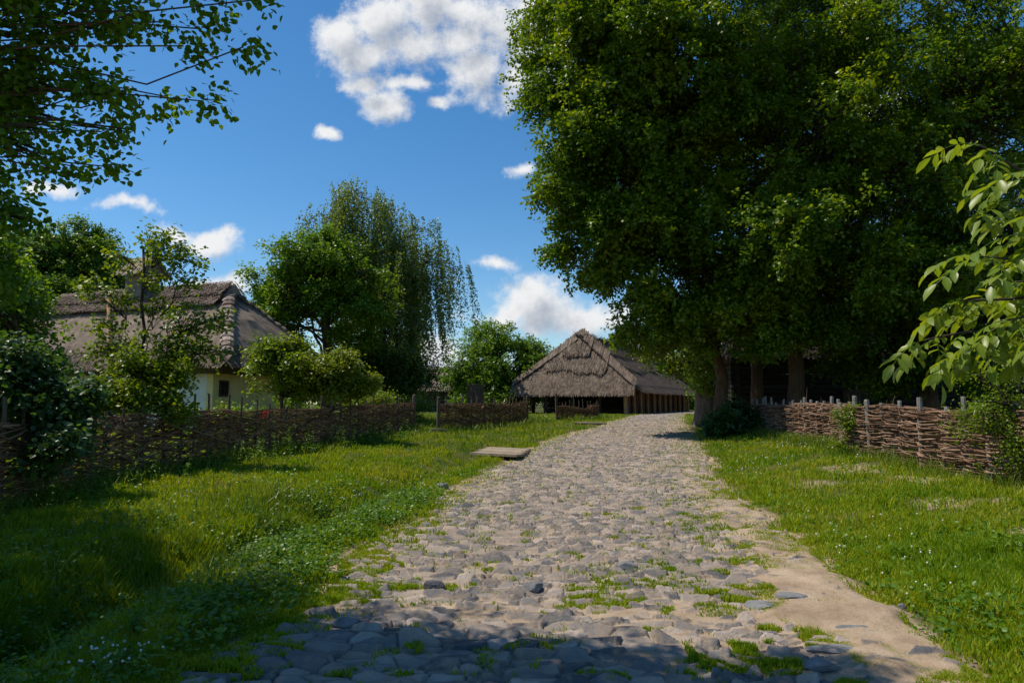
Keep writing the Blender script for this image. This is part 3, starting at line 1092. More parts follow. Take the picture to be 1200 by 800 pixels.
def barn():
    rg = np.random.default_rng(21)
    B = np.array([10.1, 60.0])
    u = np.array([0.43, 0.903])
    l = np.array([-0.903, 0.43])
    root = empty('thatched_barn', 'large open-fronted barn with a steep grey reed roof and orange wall posts beside the road', 'barn', (10, 68, 0.62))
    A = B - u * 0.6 - l * 0.9
    e, r0, r1, u3, v3, roof = thatch_roof(root, A, u, 28.5, l, 12.0, 2.95, 4.75, 3.0, M['thatch'], 52000, 1.5, 0.045, 0.06, 6,
                                          thick=0.22, frn=0.16, sag=0.16)
    # upper coat of reed with ragged lower edge, on the front hip and long side
    sa = Acc()

    def lerp(a, b, t):
        return a + (b - a) * t
    for (a, b, ta, tb, n) in ((e[3], e[0], r0, r0, 5200), (e[0], e[1], r0, r1, 8000)):
        nr = np.cross(b - a, (ta + tb) / 2 - (a + b) / 2)
        nr /= np.linalg.norm(nr)
        if nr[2] < 0:
            nr = -nr
        for (lo, hi, lf, cnt) in ((0.36, 0.98, 0.10, 0.9), (0.70, 1.0, 0.16, 0.3)):
            sa.add(*straws(lerp(a, ta, lo) + nr * lf, lerp(b, tb, lo) + nr * lf, lerp(a, ta, hi) + nr * lf * 0.5, lerp(b, tb, hi) + nr * lf * 0.5,
                           int(n * cnt * 1.6), 1.9, 0.06, lf, rg, ragged=0.38))
    sa.build('reed_overcoat', M['thatch'], roof)
    # ridge poles and hip poles
    ac = Acc()
    for k in range(5):
        s = (k - 2) * 0.09
        P = np.array([lerp(r0 - u3 * 0.3, r1, t) + v3 * s + np.array([0, 0, 0.30 - abs(s) * 0.8 + rg.normal(0, 0.03) - 0.28 * math.sin(math.pi * t)]) for t in np.linspace(0, 1, 8)])
        ac.add(*tubes(P[None], np.full((1, 8), 0.055), 6))
    for k in range(26):
        t = rg.random() * 0.96
        p = lerp(r0, r1, t)
        sg = -1 if rg.random() < 0.8 else 1
        q = lerp(lerp(e[0], e[1], (3.0 + t * 22) / 28.5), p, 0.62 + 0.2 * rg.random())
        if sg > 0:
            q = q + v3 * 2 * (v3.dot(p - q))
        q = q + np.array([0, 0, 0.34])
        ac.add(*tubes(np.array([[p + np.array([0, 0, 0.33]) - v3 * sg * 0.1, q]]), np.array([[0.05, 0.04]]), 5))
    ac.build('ridge_poles', M['stake'], roof)
    z0 = 0.45
    # post rows
    Lw, Ww = 27.0, 10.3
    b3 = np.array([B[0], B[1], 0])

    def post(p, r, mt):
        P = np.array([[p[0], p[1], z0], [p[0] + rg.normal(0, 0.03), p[1], 1.5], [p[0], p[1], 3.0]])
        V, F = tubes(P[None], np.array([[r * 1.1, r, r * 0.95]]), 8)
        make_mesh('post', V, F, mt, root, smooth=False)
    for k in range(12):
        post(b3 + u3 * (k * Lw / 11) + v3 * 0.1, 0.17, M['wood_orange'])
    for k in range(1, 5):
        post(b3 + v3 * (k * Ww / 4) + u3 * 0.1, 0.15, M['wood_dark'])
    for k in range(1, 10):
        post(b3 + u3 * (k * Lw / 9) + v3 * Ww, 0.15, M['wood_dark'])
    # side wall of dark upright slabs set back between posts, rear wall, and a wattle partition
    wa = Acc()
    for k in range(112):
        c = b3 + u3 * (0.15 + k * (Lw - 0.3) / 111) + v3 * 0.32
        h = 1.22 + rg.normal(0, 0.01)
        wa.add(*boxv([c[0], c[1], z0 + h], [0.112, 0.03 + 0.02 * rg.random(), h], [u3, v3, [0, 0, 1]]))
    wa.build('side_wall', M['log'], root)
    wb = Acc()
    for k in range(40):
        c = b3 + u3 * Lw + v3 * (0.4 + k * (Ww - 0.6) / 39)
        wb.add(*boxv([c[0], c[1], z0 + 1.0], [0.03, 0.115, 1.0], [u3, v3, [0, 0, 1]]))
    wb.build('rear_wall', M['wood_dark'], root)
    wp = Acc()
    log_wall(wp, (b3 + u3 * 7 + v3 * 0.6)[:2], (b3 + u3 * 7 + v3 * 10.2)[:2], z0, 2.9, 0.12, rg)
    wp.build('inner_wall', M['wood_dark'], root)
    # eave beams
    be = Acc()
    be.add(*tubes(np.array([[[*(b3 + v3 * 0.1)[:2], 2.76], [*(b3 + u3 * Lw + v3 * 0.1)[:2], 2.76]], [[*(b3 + u3 * 0.1)[:2], 2.82], [*(b3 + u3 * 0.1 + v3 * Ww)[:2], 2.82]]]), np.full((2, 2), 0.13), 8))
    be.build('eave_beam', M['wood_dark'], root)


barn()


def small_hut():
    rg = np.random.default_rng(31)
    c = pt(505, 470, 76)
    root = empty('hut', 'low dark log hut under a brown thatched roof, half hidden by the weeping birch', 'hut', (c[0], c[1] + 3, 0.62))
    u = np.array([-0.97, 0.24])
    v = np.array([0.24, 0.97])
    A = pt(531, 458, 75)[:2]
    e, r0, r1, u3, v3, roof = thatch_roof(root, A, u, 13, v, 7, 3.1, 2.2, 1.0, M['thatch_warm'], 6000, 0.9, 0.1, 0.08, 8, thick=0.25, frn=0.2)
    ac = Acc()
    c = [e[0] + (u3 + v3) * 0.6, e[1] + (v3 - u3) * 0.6, e[2] - (u3 + v3) * 0.6, e[3] + (u3 - v3) * 0.6]
    for i in range(4):
        log_wall(ac, c[i][:2], c[(i + 1) % 4][:2], 0.3 + 0.06 * (i % 2), 3.0 + 0.06 * (i % 2), 0.14, rg)
    ac.build('wall', M['wood_dark'], root)
    rc = Acc()
    P = np.array([r0 + (r1 - r0) * t + np.array([0, 0, 0.08 + rg.normal(0, 0.03)]) for t in np.linspace(-0.04, 1.04, 14)])
    rc.add(*tubes(P[None], np.full((1, 14), 0.24), 8))
    rc.build('ridge_cap', M['thatch_warm'], roof)


small_hut()


def log_barn():
    rg = np.random.default_rng(41)
    root = empty('log_barn', 'dark log barn deep in the shade behind the big lime trees', 'barn', (20, 34, 0.6))
    A = np.array([10.4, 33.2])
    u = norm(np.array([1.0, -0.10]))
    v = norm(np.array([0.10, 1.0]))
    e, r0, r1, u3, v3, roof = thatch_roof(root, A, u, 19, v, 7.5, 3.9, 2.6, 2.6, M['wood_shade_dark'], 7000, 0.8, 0.06, 0.06, 9, thick=0.3, frn=0.2)  # thatch takes the near-black colour too, shade under the limes painted in
    c = [e[0] + (u3 + v3) * 0.7, e[1] + (v3 - u3) * 0.7, e[2] - (u3 + v3) * 0.7, e[3] + (u3 - v3) * 0.7]
    ac = Acc()
    for i in range(4):
        log_wall(ac, c[i][:2], c[(i + 1) % 4][:2], 0.3 + 0.08 * (i % 2), 3.75 + 0.08 * (i % 2), 0.125, rg)
    ac.build('wall', M['wood_shade_dark'], root)  # brown logs coloured near black to carry the shade
    # plank door
    d = Acc()
    for k in range(6):
        q = c[0] + u3 * (5 + k * 0.2) - v3 * 0.17
        d.add(*boxv([q[0], q[1], 1.35], [0.095, 0.025, 0.9], [u3, v3, [0, 0, 1]]))
    d.build('door', M['wood_dark'], root)


log_barn()


# ------------------------------------------------------------------ trees
def leaf_template(kind):
    if kind == 'kite':
        return np.array([[0, 0, 0], [0.38, 0.45, 0], [0, 1, -0.05], [-0.38, 0.45, 0]]), np.array([[0, 1, 2, 3]])
    if kind == 'round':
        V = np.array([[0, 0, 0], [0.30, 0.12, 0.05], [0.46, 0.42, 0.08], [0.28, 0.78, 0.03], [0, 1.05, -0.08], [-0.28, 0.78, 0.03], [-0.46, 0.42, 0.08], [-0.30, 0.12, 0.05], [0, 0.45, 0]])
        F = np.array([[0, 1, 2, 8], [8, 2, 3, 4], [8, 4, 5, 6], [0, 8, 6, 7]])
        return V, F
    if kind == 'oval':
        V = np.array([[0, 0, 0], [0.15, 0.2, 0.06], [0.225, 0.5, 0.07], [0.14, 0.8, 0.0], [0, 1.0, -0.12], [-0.14, 0.8, 0.0], [-0.225, 0.5, 0.07], [-0.15, 0.2, 0.06], [0, 0.3, 0.0], [0, 0.65, -0.02]])
        F = np.array([[0, 1, 2, 8], [8, 2, 3, 9], [0, 8, 6, 7], [8, 9, 5, 6], [9, 3, 4, 5]])
        return V, F


def spray_leaves(C, D, nt, nl, L, size, rg, kind='kite', droop=0.3, upb=0.9, spread=0.9, jit=0.06, sizev=0.35):
    """C (N,3) cluster centres, D (N,3) outward dirs; nt twigs per cluster, nl leaves per twig"""
    N = len(C)
    d = norm(D[:, None, :] + rg.normal(0, spread, (N, nt, 3)) + np.array([0, 0, -droop]))
    T = rg.random((N, nt, nl)) ** 0.8
    pos = C[:, None, None, :] + d[:, :, None, :] * (T * L)[..., None]
    pos = pos + np.array([0, 0, -1.0]) * ((T * L) ** 2 * droop * 0.7)[..., None]
    pos = pos + rg.normal(0, jit, pos.shape)
    pos = pos.reshape(-1, 3)
    dd = np.repeat(d[:, :, None, :], nl, 2).reshape(-1, 3)
    n = norm(rg.normal(0, 0.6, pos.shape) + np.array([0, 0, upb]) + dd * 0.3)
    Y = norm(dd + rg.normal(0, 0.7, pos.shape) + np.array([0, 0, -droop]))
    Y = norm(Y - n * (Y * n).sum(1, keepdims=True))
    X = np.cross(Y, n)
    s = size * (1 - sizev / 2 + sizev * rg.random(len(pos)))[:, None]
    T_, TF = leaf_template(kind)
    return instance(T_, TF, pos, X * s, Y * s, n * s), d


def limb_path(a, b, rg, m=7, sag=0.1, wob=0.05):
    a, b = np.asarray(a, float), np.asarray(b, float)
    t = np.linspace(0, 1, m)[:, None]
    P = a + (b - a) * t
    L = np.linalg.norm(b - a)
    P[:, 2] += (np.sin(np.pi * t[:, 0]) * L * sag)
    w = rg.normal(0, wob * L, (m, 3))
    w[0] = 0
    w[-1] = 0
    return P + w * 0.6


def tree(name, label, cat, base, trunk_top, tr, lobes, n_cl, nt, nl, L, size, mat, seed, bark='bark', kind='kite', droop=0.3, upb=0.9, jit=0.06,
         spread=0.9, fill=0.5, group=None, twigs=True, ttap=0.62, inner=0.2, rough=0.35, extra_limbs=0, hang=0.0, limb=1.0, twg=1.0, clump=14, pad=0.8):
    rg = np.random.default_rng(seed)
    base = np.asarray(base, float)
    root = empty(name, label, cat, base, group)
    lobes = [np.asarray(l, float) for l in lobes]
    w = np.array([l[3] * l[5] + l[3] * l[4] + l[4] * l[5] for l in lobes])
    w = w / w.sum()
    Cs, Ds, which = [], [], []
    for li, l in enumerate(lobes):
        k = max(3, int(n_cl * w[li]))
        ks = max(3, k // clump)
        v = norm(rg.normal(0, 1, (ks, 3)))[rg.integers(0, ks, k)]
        sub = rg.normal(0, 1, (k, 3)) * np.array([1, 1, 0.5]) * pad * (0.35 * l[3:6].mean())
        r = 1 - (1 - fill) * rg.random(k) ** 1.6 * 1.0
        inn = rg.random(k) < inner
        r = np.where(inn, 0.25 + 0.5 * rg.random(k), r)
        lump = 1 + rough * (fbm(v[:, 0] * 2.3 + li * 3.1, v[:, 2] * 2.3 + v[:, 1] * 2.0, seed + li, 3) - 0.5) * 2
        c = l[:3] + v * l[3:6] * (np.where(inn, r, 0.5 * r + 0.45) * lump * 0.92)[:, None] + sub
        Cs.append(c)
        Ds.append(norm(v * np.array([1, 1, 0.6]) + np.array([0, 0, 0.15])))
        which += [li] * k
    C = np.concatenate(Cs)
    D = np.concatenate(Ds)
    which = np.array(which)
    if hang:
        D = norm(D * np.array([1 - hang, 1 - hang, 0.0]) + np.array([0, 0, -hang]))
    (V, F), d = spray_leaves(C, D, nt, nl, L, size, rg, kind, droop, upb, spread, jit)
    # trunk and limbs
    tt = np.asarray(trunk_top, float)
    ac = Acc()
    m = 9
    P = limb_path(base - np.array([0, 0, 0.25]), tt, rg, m, 0, 0.012)
    R = tr * np.linspace(1, ttap, m)
    R[0] = tr * 1.45
    R[1] = tr * 1.08
    ac.add(*tubes(P[None], R[None], 14))
    nodes = []
    for li, l in enumerate(lobes):
        tpar = 0.45 + 0.55 * rg.random()
        st = P[int(tpar * (m - 1))]
        if l[2] < st[2]:
            st = P[max(2, m // 2)]
        br = limb * tr * 0.42 * (0.6 + 0.4 * min(1, l[3] / 3))
        LP = limb_path(st, l[:3], rg, 8, 0.06, 0.04)
        ac.add(*tubes(LP[None], np.linspace(br, br * 0.35, 8)[None], 7))
        nodes.append(LP)
    trunk = ac.build('trunk', M[bark], root, smooth=True)
    if twigs and tr > 0.02:
        sel = rg.random(len(C)) < min(1.0, 900 / len(C))
        idx = np.where(sel)[0]
        PP = []
        for i in idx:
            lp = nodes[which[i]]
            s = lp[rg.integers(4, 8)]
            PP.append(limb_path(s, C[i] + D[i] * L * 0.4, rg, 6, 0.05, 0.012))
        PP = np.array(PP)
        RR = (np.linspace(tr * 0.10, tr * 0.015, 6)[None] * np.ones((len(PP), 1)) + 0.004) * twg
        V2, F2 = tubes(PP, RR, 4, caps=False)
        make_mesh('branches', V2, F2, M['twig'], root)
    make_mesh('crown', V, F, M[mat], root)
    return root


def lob(px, py, D, rpx, rpy=None, depth=None):
    """lobe from where it stands: bearing px,py at distance D, radii in photo pixels"""
    p = pt(px, py, D)
    rx = rpx * D / 800
    rz = (rpy or rpx) * D / 800
    return [p[0], p[1], p[2], rx, depth or (rx + rz) / 2, rz]


# big lime trees on the right
def bx(px, D):
    x = uw(px, 480)[0] * D
    return np.array([x, D, gz(x, D)])


LG = 'big lime trees beyond the right verge'
b = bx(850, 28)
tree('lime_tree', 'big lime tree nearest the road, its trunk rising from a dark bush', 'tree', b, [b[0] - 0.9, 27.6, 9.5], 0.26,
     [lob(684, 60, 26.5, 46, 75, 3), lob(664, 150, 26, 48, 62, 2.5), lob(700, 120, 27, 80, 100, 4), lob(682, 225, 26, 45, 42, 2), lob(704, 275, 26.5, 56, 50, 2.4), lob(735, 325, 26.5, 40, 34, 1.6),
      lob(745, 210, 26, 90, 100, 4), lob(768, 352, 26, 46, 44, 2.0), lob(800, 300, 25.5, 90, 90, 3), lob(788, 385, 26.5, 44, 36, 2), lob(740, -20, 27, 110, 100, 4.5),
      lob(790, 90, 25.5, 100, 110, 4), lob(830, 368, 26, 56, 36, 2), lob(812, 425, 31, 24, 24, 1.2)],
     3438, 5, 14, 0.7, 0.15, 'lime_leaf', 101, clump=24, pad=0.62, droop=0.5, fill=0.62, group=LG, rough=0.42, spread=0.75)
b = bx(885, 31)
tree('lime_tree', 'lime tree with the middle trunk, standing just behind the woven fence', 'tree', b, [b[0] + 0.3, 31, 11], 0.27,
     [lob(900, 60, 29, 110, 110, 4), lob(860, 200, 29, 100, 110, 4), lob(930, -60, 29, 120, 100, 4.5), lob(880, 310, 29.5, 90, 76, 3.5), lob(885, 382, 29, 66, 28, 2), lob(800, -80, 30, 100, 90, 4), lob(905, 388, 30.5, 90, 20, 2)],
     1724, 5, 14, 0.7, 0.135, 'lime_leaf', 102, clump=24, pad=0.62, droop=0.5, fill=0.6, group=LG, spread=0.75)
b = bx(932, 27)
tree('lime_tree', 'lime tree with the thickest trunk, right of the other two trunks', 'tree', b, [b[0] + 0.4, 27, 10], 0.33,
     [lob(960, 150, 24, 100, 110, 4), lob(1010, 40, 25, 110, 90, 4), lob(1040, 220, 24.5, 100, 100, 3.5), lob(940, 290, 24, 100, 90, 3.5), lob(1010, 345, 24, 90, 56, 3), lob(930, 378, 25, 70, 30, 2.5), lob(1010, 395, 28, 56, 26, 2), lob(880, 130, 24.5, 60, 60, 2)],
     1954, 5, 14, 0.7, 0.135, 'lime_leaf', 103, clump=24, pad=0.62, droop=0.5, fill=0.6, group=LG, spread=0.75)
b = bx(1085, 26)
tree('lime_tree', 'deeply shaded lime tree filling the picture behind the walnut branch', 'tree', b, [b[0] + 0.4, 26, 10], 0.34,
     [lob(1130, 130, 24, 90, 100, 4), lob(1180, 260, 23, 90, 90, 3.5), lob(1110, 330, 24, 90, 80, 3), lob(1200, 60, 25, 90, 110, 4), lob(1200, 370, 22, 90, 60, 3), lob(1060, 405, 27, 80, 42, 2.4), lob(1140, 415, 25, 80, 45, 2.4)],
     1724, 5, 14, 0.7, 0.135, 'lime_leaf', 104, clump=24, pad=0.62, droop=0.5, fill=0.6, group=LG, spread=0.75)
b = bx(1010, 38)
tree('dark_tree', 'dark tree behind the log barn at the right', 'tree', b, [b[0], 38, 9], 0.35,
     [lob(960, 250, 38, 110, 160, 5), lob(1080, 200, 38, 120, 180, 5), lob(1060, 350, 37, 130, 90, 4), lob(900, 330, 38, 80, 90, 4), lob(1200, 280, 37, 110, 170, 5)],
     1300, 4, 10, 1.0, 0.22, 'dark_leaf', 105, fill=0.6, spread=0.8)

def elm_boughs():
    out = []
    for (x0, y0, x1, y1, w0, w1, D) in ((-60, -70, 285, 62, 44, 9, 4.9), (-80, 20, 237, 128, 46, 7, 5.1), (-80, 95, 152, 164, 40, 6, 5.2), (-80, 150, 128, 205, 30, 5, 5.3),
                                        (-60, 215, 40, 262, 36, 10, 5.6), (0, -60, 300, -4, 34, 11, 4.8), (-40, -10, 215, 50, 36, 12, 5.0), (-60, 60, 150, 120, 40, 14, 5.2)):
        for k in range(8):
            f = k / 7
            w = w0 + (w1 - w0) * f
            out.append(lob(x0 + (x1 - x0) * f, y0 + (y1 - y0) * f + 10 * math.sin(f * 9 + x0), D + 0.15 * math.sin(k * 2.3), w * 1.15, w * 0.62, w * 0.0055 + 0.02))
    out += [lob(10, 300, 7.2, 30, 44, 0.4), lob(-40, 330, 7.6, 60, 60, 0.7), lob(-60, 150, 5.8, 90, 120, 0.8)]
    return out


# near tree over the left: trunk outside the picture
tree('elm_tree', 'tall tree at the left edge reaching layered leafy branches over the sky', 'tree', [-9.6, 6.2, gz(-9.6, 6.2)], [-9.0, 6.4, 7.0], 0.34,
     elm_boughs() + [
      [-5.2, 5.2, 5.6, 1.9, 1.3, 1.0], [-3.6, 4.9, 5.9, 1.3, 0.8, 0.6], [-2.3, 4.7, 6.2, 1.1, 0.6, 0.45], [-4.0, 3.6, 6.2, 1.6, 0.9, 0.8], [-2.2, 3.4, 6.6, 1.3, 0.8, 0.6], [-8.2, 8.0, 5.0, 1.3, 1.4, 1.3],
      [-9.5, 6.0, 8, 3, 2.6, 2.5], [-6.6, 4.0, 6.5, 1.8, 1.4, 1.2], [-1.6, 2.6, 6.6, 1.2, 0.7, 0.5]],
     5600, 3, 9, 0.14, 0.050, 'near_leaf', 201, limb=0.17, twg=0.7, clump=5, pad=0.5, kind='round', fill=0.2, rough=0.3, droop=0.35, upb=0.7, inner=0.5)

# bushes and small trees along the left fence
tree('lilac_bush', 'dark lilac bush spilling over the left end of the woven fence', 'bush', [-6.6, 9.6, gz(-6.6, 9.6)], [-6.6, 9.6, 1.8], 0.06,
     [lob(15, 480, 9.6, 52, 44, 0.7), lob(85, 470, 10, 20, 34, 0.35), lob(65, 510, 9.2, 20, 26, 0.3), lob(-10, 430, 9.6, 40, 40, 0.6)],
     420, 4, 8, 0.28, 0.075, 'lilac_leaf', 202, kind='round', fill=0.3, inner=0.4)
tree('maple_bush', 'tall green bush at the left edge under the overhanging tree', 'bush', [-8.3, 12.0, gz(-8.3, 12)], [-8.2, 12.0, 2.6], 0.08,
     [lob(0, 380, 12, 34, 60, 0.9), lob(-20, 330, 12, 44, 40, 0.8), lob(50, 445, 12, 26, 36, 0.6), lob(15, 345, 11.5, 22, 24, 0.4)],
     560, 4, 8, 0.3, 0.085, 'mid_leaf', 203, fill=0.3, inner=0.4)
b = pt(166, 480, 14)
tree('sapling', 'slim young tree in front of the cottage roof with its leaves in loose tiers', 'tree', [b[0], 14, gz(b[0], 14)], pt(168, 292, 14), 0.04,
     [lob(190, 290, 14, 32, 15, 0.5), lob(222, 305, 14, 22, 14, 0.35), lob(150, 305, 14, 20, 14, 0.4), lob(175, 275, 14, 18, 7, 0.3), lob(215, 335, 14, 20, 12, 0.3), lob(128, 345, 14, 24, 20, 0.4),
      lob(120, 375, 14, 18, 14, 0.3), lob(225, 385, 14, 38, 26, 0.55), lob(205, 415, 14.2, 44, 24, 0.55), lob(235, 410, 14, 24, 14, 0.4), lob(170, 330, 14, 14, 10, 0.3), lob(140, 410, 14, 26, 16, 0.4), lob(190, 360, 14.2, 22, 12, 0.3)],
     300, 3, 6, 0.25, 0.09, 'bright_leaf', 204, clump=4, pad=0.9, fill=0.2, inner=0.5, bark='twig')
b = pt(165, 480, 13.2)
tree('hazel_bush', 'bright green bush round the foot of the slim young tree', 'bush', [b[0], 13.2, gz(b[0], 13.2)], pt(165, 440, 13.2), 0.03,
     [lob(150, 440, 13.2, 40, 32, 0.55), lob(190, 450, 13.2, 36, 28, 0.5), lob(125, 460, 13, 26, 24, 0.4), lob(170, 470, 13, 50, 18, 0.5)],
     320, 4, 7, 0.22, 0.085, 'bright_leaf', 205, fill=0.3, inner=0.4, bark='twig')

# yard trees
b = bx(330, 21)
tree('plum_tree', 'round low fruit tree with bright green leaves against the cottage wall', 'tree', [b[0], 21, gz(b[0], 21)], pt(330, 440, 21), 0.07,
     [lob(325, 425, 21, 34, 24, 0.9), lob(350, 435, 21, 30, 26, 0.8), lob(310, 415, 21, 20, 12, 0.6), lob(340, 455, 21, 32, 16, 0.8), lob(335, 408, 21.2, 20, 10, 0.5)],
     420, 4, 8, 0.32, 0.10, 'bright_leaf', 206, fill=0.35)
b = bx(386, 20.6)
tree('cherry_tree', 'small yellowish fruit tree with a bare lower trunk right behind the fence', 'tree', [b[0], 20.6, gz(b[0], 20.6)], pt(382, 440, 20.6), 0.08,
     [lob(385, 432, 20.6, 30, 20, 0.8), lob(410, 445, 20.6, 28, 18, 0.7), lob(372, 448, 20.4, 24, 16, 0.6), lob(400, 425, 21, 20, 12, 0.5), lob(430, 455, 20.8, 18, 12, 0.5)],
     330, 4, 7, 0.32, 0.10, 'yellow_leaf', 207, fill=0.3)
for (px_, D_, top_, lab_, mt_, sd_) in ((300, 19.5, 462, 'low leafy garden plant behind the fence below the cottage gable window', 'mid_leaf', 231), (355, 24, 450, 'garden shrub filling the gap under the round fruit tree', 'mid_leaf', 232),
                                        (436, 27, 452, 'pale green garden shrub behind the fence right of the yellowish fruit tree', 'bright_leaf', 233), (250, 19, 468, 'low garden plant behind the fence before the white cottage corner', 'bright_leaf', 234),
                                        (470, 33, 458, 'garden shrub in the shade of the weeping birch', 'mid_leaf', 235)):
    b = bx(px_, D_)
    t_ = pt(px_, top_, D_)
    hh = (t_[2] - b[2]) / 2
    tree('garden_shrub', lab_, 'shrub', b, [b[0], b[1], b[2] + hh], 0.03, [[b[0], b[1], b[2] + hh, 0.75, 0.7, hh], [b[0] + 0.7, b[1], b[2] + hh * 0.7, 0.6, 0.6, hh * 0.7], [b[0] - 0.6, b[1], b[2] + hh * 0.8, 0.6, 0.6, hh * 0.75]],
         170, 3, 8, 0.28, 0.09, mt_, sd_, fill=0.3)
b = bx(384, 33)
tree('ash_tree', 'broad light green tree with an open crown left of the weeping birch', 'tree', b, pt(383, 355, 33), 0.24,
     [lob(365, 300, 33, 44, 26, 1.8), lob(410, 318, 33, 34, 28, 1.5), lob(330, 330, 33, 34, 20, 1.5), lob(318, 355, 33, 26, 22, 1.2), lob(350, 345, 32.5, 34, 26, 1.4), lob(390, 350, 33, 36, 24, 1.4), lob(375, 278, 33.2, 20, 10, 0.9), lob(425, 355, 33, 26, 30, 1.2), lob(338, 385, 33, 30, 14, 1.2), lob(415, 395, 33, 24, 18, 1.0)],
     1250, 4, 10, 0.6, 0.14, 'mid_leaf', 208, fill=0.45, rough=0.45, spread=0.8)
# weeping birch
b = bx(455, 38)
tree('weeping_birch', 'tall weeping birch with hanging grey-green twigs in the middle of the yard', 'tree', b, pt(440, 262, 38), 0.28,
     [lob(425, 226, 38, 26, 16, 1.6), lob(395, 236, 38, 22, 14, 1.4), lob(375, 250, 38, 16, 12, 1.1), lob(455, 246, 38, 28, 18, 1.8), lob(488, 268, 38, 28, 16, 1.8), lob(512, 288, 38, 20, 12, 1.3), lob(532, 306, 38, 14, 8, 0.9),
      lob(415, 280, 38, 40, 30, 2), lob(460, 300, 38, 44, 30, 2.2), lob(500, 325, 38, 30, 20, 1.6), lob(440, 340, 37.5, 44, 40, 2), lob(490, 365, 37.5, 28, 24, 1.5), lob(460, 395, 37, 38, 28, 2), lob(410, 310, 38, 24, 20, 1.4)],
     1000, 3, 36, 2.2, 0.115, 'birch_leaf', 209, bark='birch_bark', ttap=0.25, twg=0.35, limb=0.6, fill=0.5, rough=0.5, droop=0.4, hang=0.7, spread=0.13, upb=0.1, jit=0.045, clump=9, pad=0.9)
b = bx(452, 36)
tree('hornbeam_tree', 'dark green tree below the hanging twigs of the birch', 'tree', b, pt(452, 440, 36), 0.16,
     [lob(450, 425, 35.5, 40, 26, 1.6), lob(478, 440, 35.5, 28, 20, 1.2), lob(430, 440, 35, 30, 20, 1.2)],
     600, 4, 9, 0.5, 0.14, 'dark_leaf', 210, fill=0.4)
b = bx(582, 68)
tree('broadleaf_tree', 'round bright green tree between the hut and the thatched barn', 'tree', b, pt(582, 430, 68), 0.3,
     [lob(580, 415, 68, 44, 34, 3.4), lob(555, 440, 67, 30, 26, 2.4), lob(608, 440, 68, 26, 30, 2.2), lob(580, 392, 68, 28, 14, 2.2), lob(547, 465, 66, 20, 14, 1.8), lob(590, 460, 66, 34, 18, 2.2), lob(614, 412, 68.5, 18, 14, 1.5)],
     1100, 4, 11, 0.9, 0.2, 'mid_leaf', 211, fill=0.5)
b = bx(622, 82)
tree('dark_tree', 'darker tree peeping out between the round green tree and the barn roof', 'tree', b, pt(622, 430, 82), 0.25,
     [lob(622, 425, 82, 24, 26, 2.4), lob(634, 444, 82, 16, 20, 1.8)], 420, 4, 9, 1.0, 0.24, 'dark_leaf', 212, fill=0.5)

# trees behind the cottage
b = bx(95, 42)
tree('poplar_tree', 'tall dark poplar behind the left end of the cottage roof', 'tree', b, pt(95, 300, 42), 0.3,
     [lob(78, 285, 42, 18, 34, 1.2), lob(100, 292, 42, 18, 38, 1.2), lob(120, 305, 42, 16, 36, 1.1), lob(90, 330, 42, 40, 34, 2), lob(60, 310, 42, 24, 40, 1.6), lob(130, 335, 42, 22, 34, 1.4)],
     1300, 4, 10, 0.6, 0.15, 'poplar_leaf', 213, fill=0.5, rough=0.5)
b = bx(40, 40)
tree('oak_tree', 'rounded green tree behind the cottage at the far left', 'tree', b, pt(40, 330, 40), 0.3,
     [lob(35, 305, 40, 34, 34, 2), lob(20, 345, 40, 40, 34, 2), lob(65, 350, 39, 30, 26, 1.6), lob(-10, 320, 40, 40, 50, 2)],
     1000, 4, 10, 0.6, 0.16, 'poplar_leaf', 214, fill=0.5)

# trees beyond the right end of the barn
b = bx(812, 100)
tree('maple_tree', 'bright green tree seen past the right end of the thatched barn', 'tree', b, pt(812, 440, 100), 0.3,
     [lob(812, 430, 100, 26, 34, 3.2), lob(802, 458, 98, 12, 14, 2), lob(824, 462, 98, 22, 16, 2.4)], 600, 4, 9, 1.2, 0.3, 'bright_leaf', 215, fill=0.5)


def far_trees():
    rg = np.random.default_rng(77)
    specs = [(700, 120, 70, 'dark tree on the horizon behind the barn ridge'), (776, 105, 92, 'far blue-green tree showing right of the barn eave'),
             (540, 95, 62, 'far tree behind the gap between birch and round tree'), (480, 80, 62, 'far tree behind the small hut'),
             (400, 90, 60, 'far tree behind the light green ash crown'), (640, 130, 55, 'far tree just left of the barn peak'), (300, 80, 70, 'far tree behind the cottage hip'),
             (860, 75, 110, 'far tree behind the lime trunks'), (930, 60, 120, 'far tree behind the log barn'), (840, 100, 80, 'far tree at the end of the road')]
    for k, (px, D, hpx, lab) in enumerate(specs):
        b = bx(px, D)
        h = hpx * D / 800 * 0.72
        r = h * 0.42
        tree('far_tree', lab, 'tree', b, [b[0], b[1], b[2] + h * 0.5], 0.25,
             [[b[0], b[1], b[2] + h * 0.62, r, r, h * 0.38], [b[0] - r * 0.6, b[1], b[2] + h * 0.4, r * 0.8, r * 0.8, h * 0.28], [b[0] + r * 0.6, b[1], b[2] + h * 0.42, r * 0.8, r * 0.8, h * 0.3]],
             320, 4, 8, 1.1, 0.32, 'dark_leaf', 300 + k, fill=0.5, group='trees on the far horizon', twigs=False)


far_trees()

